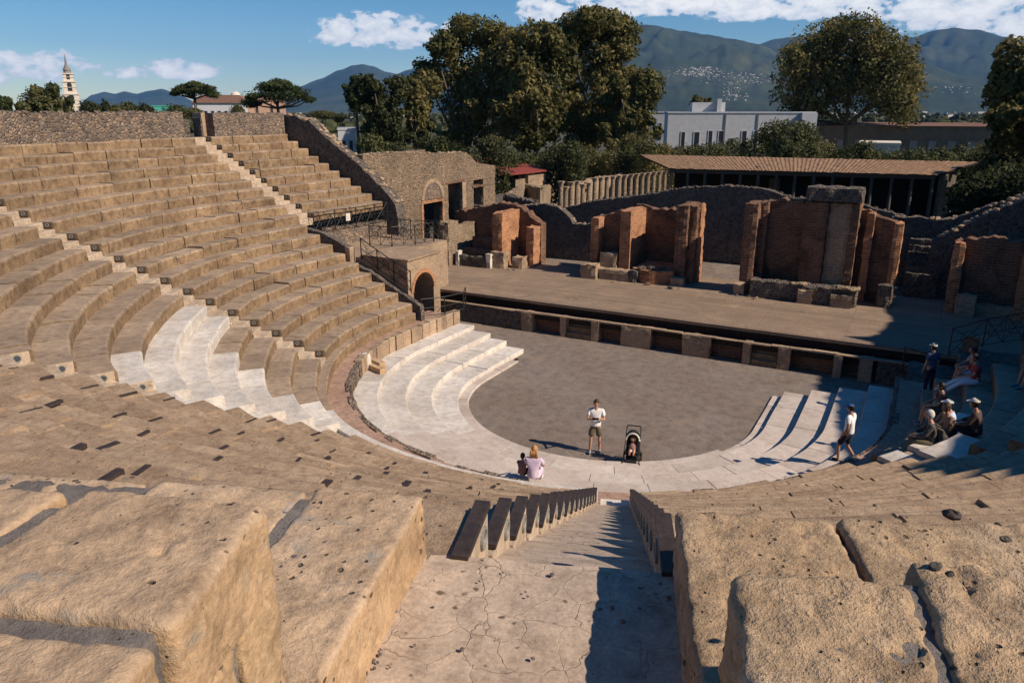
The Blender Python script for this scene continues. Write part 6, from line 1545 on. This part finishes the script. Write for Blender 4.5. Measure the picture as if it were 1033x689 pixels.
# infant in it
bp = thing('person', 'infant in a dusky top with a white blanket lying in the pushchair', 'person', (q.x, q.y, .01), toward(q, (CAM.x-1.5, CAM.y)))
mb = MB(); mb.ball((0, -.10, .77), .07, .07, .08, 12, 9); mb.ball((0, .02, .55), .10, .12, .12, 12, 8); mb.tube([(-.05, .06, .52), (-.06, .22, .50), (-.06, .26, .40)], [.05, .045, .03], 8); mb.tube([(.05, .06, .52), (.06, .22, .50), (.06, .26, .40)], [.05, .045, .03], 8); mb.build('body', skin_m, bp, smooth=True)
mb = MB(); mb.ball((0, .02, .56), .108, .125, .128, 12, 8); mb.build('top', MATS['dusky_top'] if 'dusky_top' in MATS else cloth('dusky_top', (.24, .13, .12)), bp, smooth=True)
mb = MB(); mb.ball((.03, .17, .50), .06, .05, .04, 10, 7); mb.build('blanket', white, bp, smooth=True)
# woman and child seated on the near marble steps
a = at_z(538, 484, .84)
wq = (a.x, a.y, .84)
person('woman with long ginger hair in a lilac top seated on the near marble steps', wq, toward(wq, (0, 0)) + .15, SIT(.2), lilac, lilac, hair=blond, shoes=white, hair_long=.36, long_legs=True, s=1.0)
a = at_z(526.5, 479.5, .84); cq = (a.x, a.y, .84)
person('small dark haired child in a dusky top seated beside the ginger haired woman', cq, toward(cq, (0, 0)), SIT(.28, chest=(0, .04, .42), neck=(0, .06, .58), head=(0, .08, .74), shL=(-.15, .05, .52), shR=(.15, .05, .52)), cloth('dusky_top', (.24, .13, .12)), black, hair=brownh, s=.74, shoes=white)
# walker
w_ = at_z(850, 467, .63); wz = .82
w_ = at_z(852, 466.5, wz)
person('man in white shirt, dark shorts and blue cap walking across the marble steps', (w_.x, w_.y, wz), toward(w_, (3.5, -1.5)), STAND(
    knL=(-.09, .20, .52), anL=(-.09, .16, .10), knR=(.09, .03, .49), anR=(.10, -.26, .13), elL=(-.25, -.06, 1.13), wrL=(-.22, .06, .9), elR=(.25, .0, 1.12), wrR=(.22, .14, .93), head=(0, .05, 1.63), face=(0, .93, -.3)),
    white, navy, hair=darkh, cap=bluecap, shoes=navy, skin=tan_m, s=1.0)
# group on the shaded rows; each seated on the tread under its picture position
def seat_at(px, py, zhint=None):
    # march to the seating slope
    d = ray(px, py); t = 6.0
    while t < 60:
        q = CAM + d*t; r = math.hypot(q.x, q.y) if q.y < 0 else abs(q.x)
        u = math.degrees(math.atan2(q.x, -q.y)) if q.y < 0 else (90 + q.y/.25)*(1 if q.x > 0 else -1)
        k = math.floor((r - R0)/dstep(u))
        if 9.9 < r and q.z < zk(max(k, -1)) + .02: return q, max(k, 0), u
        t += .01
    return CAM + d*30, 0, 0
def sitter(label, px, py, turn=0.0, dr=.28, **k):
    q, kk, u = seat_at(px, py)
    r = rk(kk, u) + dr
    c = pt(r, u, zk(kk) + .005); pos = (c[0], c[1], c[2])
    P = k.pop('P', None) or SIT(.38)
    return person(label, pos, toward(pos, (0, 0 if abs(u) < 90 else pos[1])) + turn, P, **k)
sitter('person in a brown shirt and pale cap seated beside the large marble slab', 977, 438, .2, shirt=brownc, lower=black, hair=darkh, cap=creamcap, shoes=grey, long_sleeve=True, long_legs=True, skin=tan_m)
sitter('person in pale blue vest and white cap seated mid way in the shaded group', 960, 440, .1, shirt=paleblue, lower=navy, hair=darkh, cap=white, shoes=grey, sleeveless=True)
sitter('dark haired person in a dark top seated at the far side of the shaded group', 953, 418, .3, shirt=brownc, lower=khaki, hair=darkh, shoes=grey)
sitter('person with a dark backpack and pale headscarf seated at the front of the shaded group', 935, 449, .5, shirt=camo, lower=khaki, hair=creamcap, shoes=black, long_sleeve=True, pack=camo, long_legs=True)
sitter('person in a tan top leaning forward at the left of the shaded group', 944, 438, .9, shirt=cloth('tan_top', (.30, .18, .11)), lower=khaki, hair=brownh, shoes=grey, skin=tan_m)
sitter('person in red shirt and white trousers seated below the right railing', 990, 388, .35, shirt=redc, lower=white, hair=brownh, shoes=white, long_legs=True, P=SIT(.38, anL=(-.12, .82, -.2), anR=(.12, .86, -.2), knL=(-.13, .46, .06), knR=(.13, .46, .06)))
sitter('person in dark cap and teal top seated behind the red shirt', 984, 378, .2, shirt=teal, lower=khaki, hair=darkh, cap=black, shoes=grey)
sitter('bare armed person in tan clothes seated left of the red shirt', 970, 387, .2, shirt=cloth('sand_top', (.40, .30, .22)), lower=paleblue, hair=darkh, shoes=black, skin=tan_m)
sitter('person in red with bare legs and blue shoes seated at the right frame edge', 1044, 378, .35, shirt=redc, lower=khaki, hair=darkh, shoes=teal)
bsp = at_z(931, 396, .9)
bsp = at_z(935, 397, 1.335)
person('person in blue shirt, dark trousers and pale hat standing by the right railing', tuple(bsp), toward(bsp, (0, 14)), STAND(), bluesh, navy, hair=darkh, cap=creamcap, shoes=black, long_legs=True, s=.97)
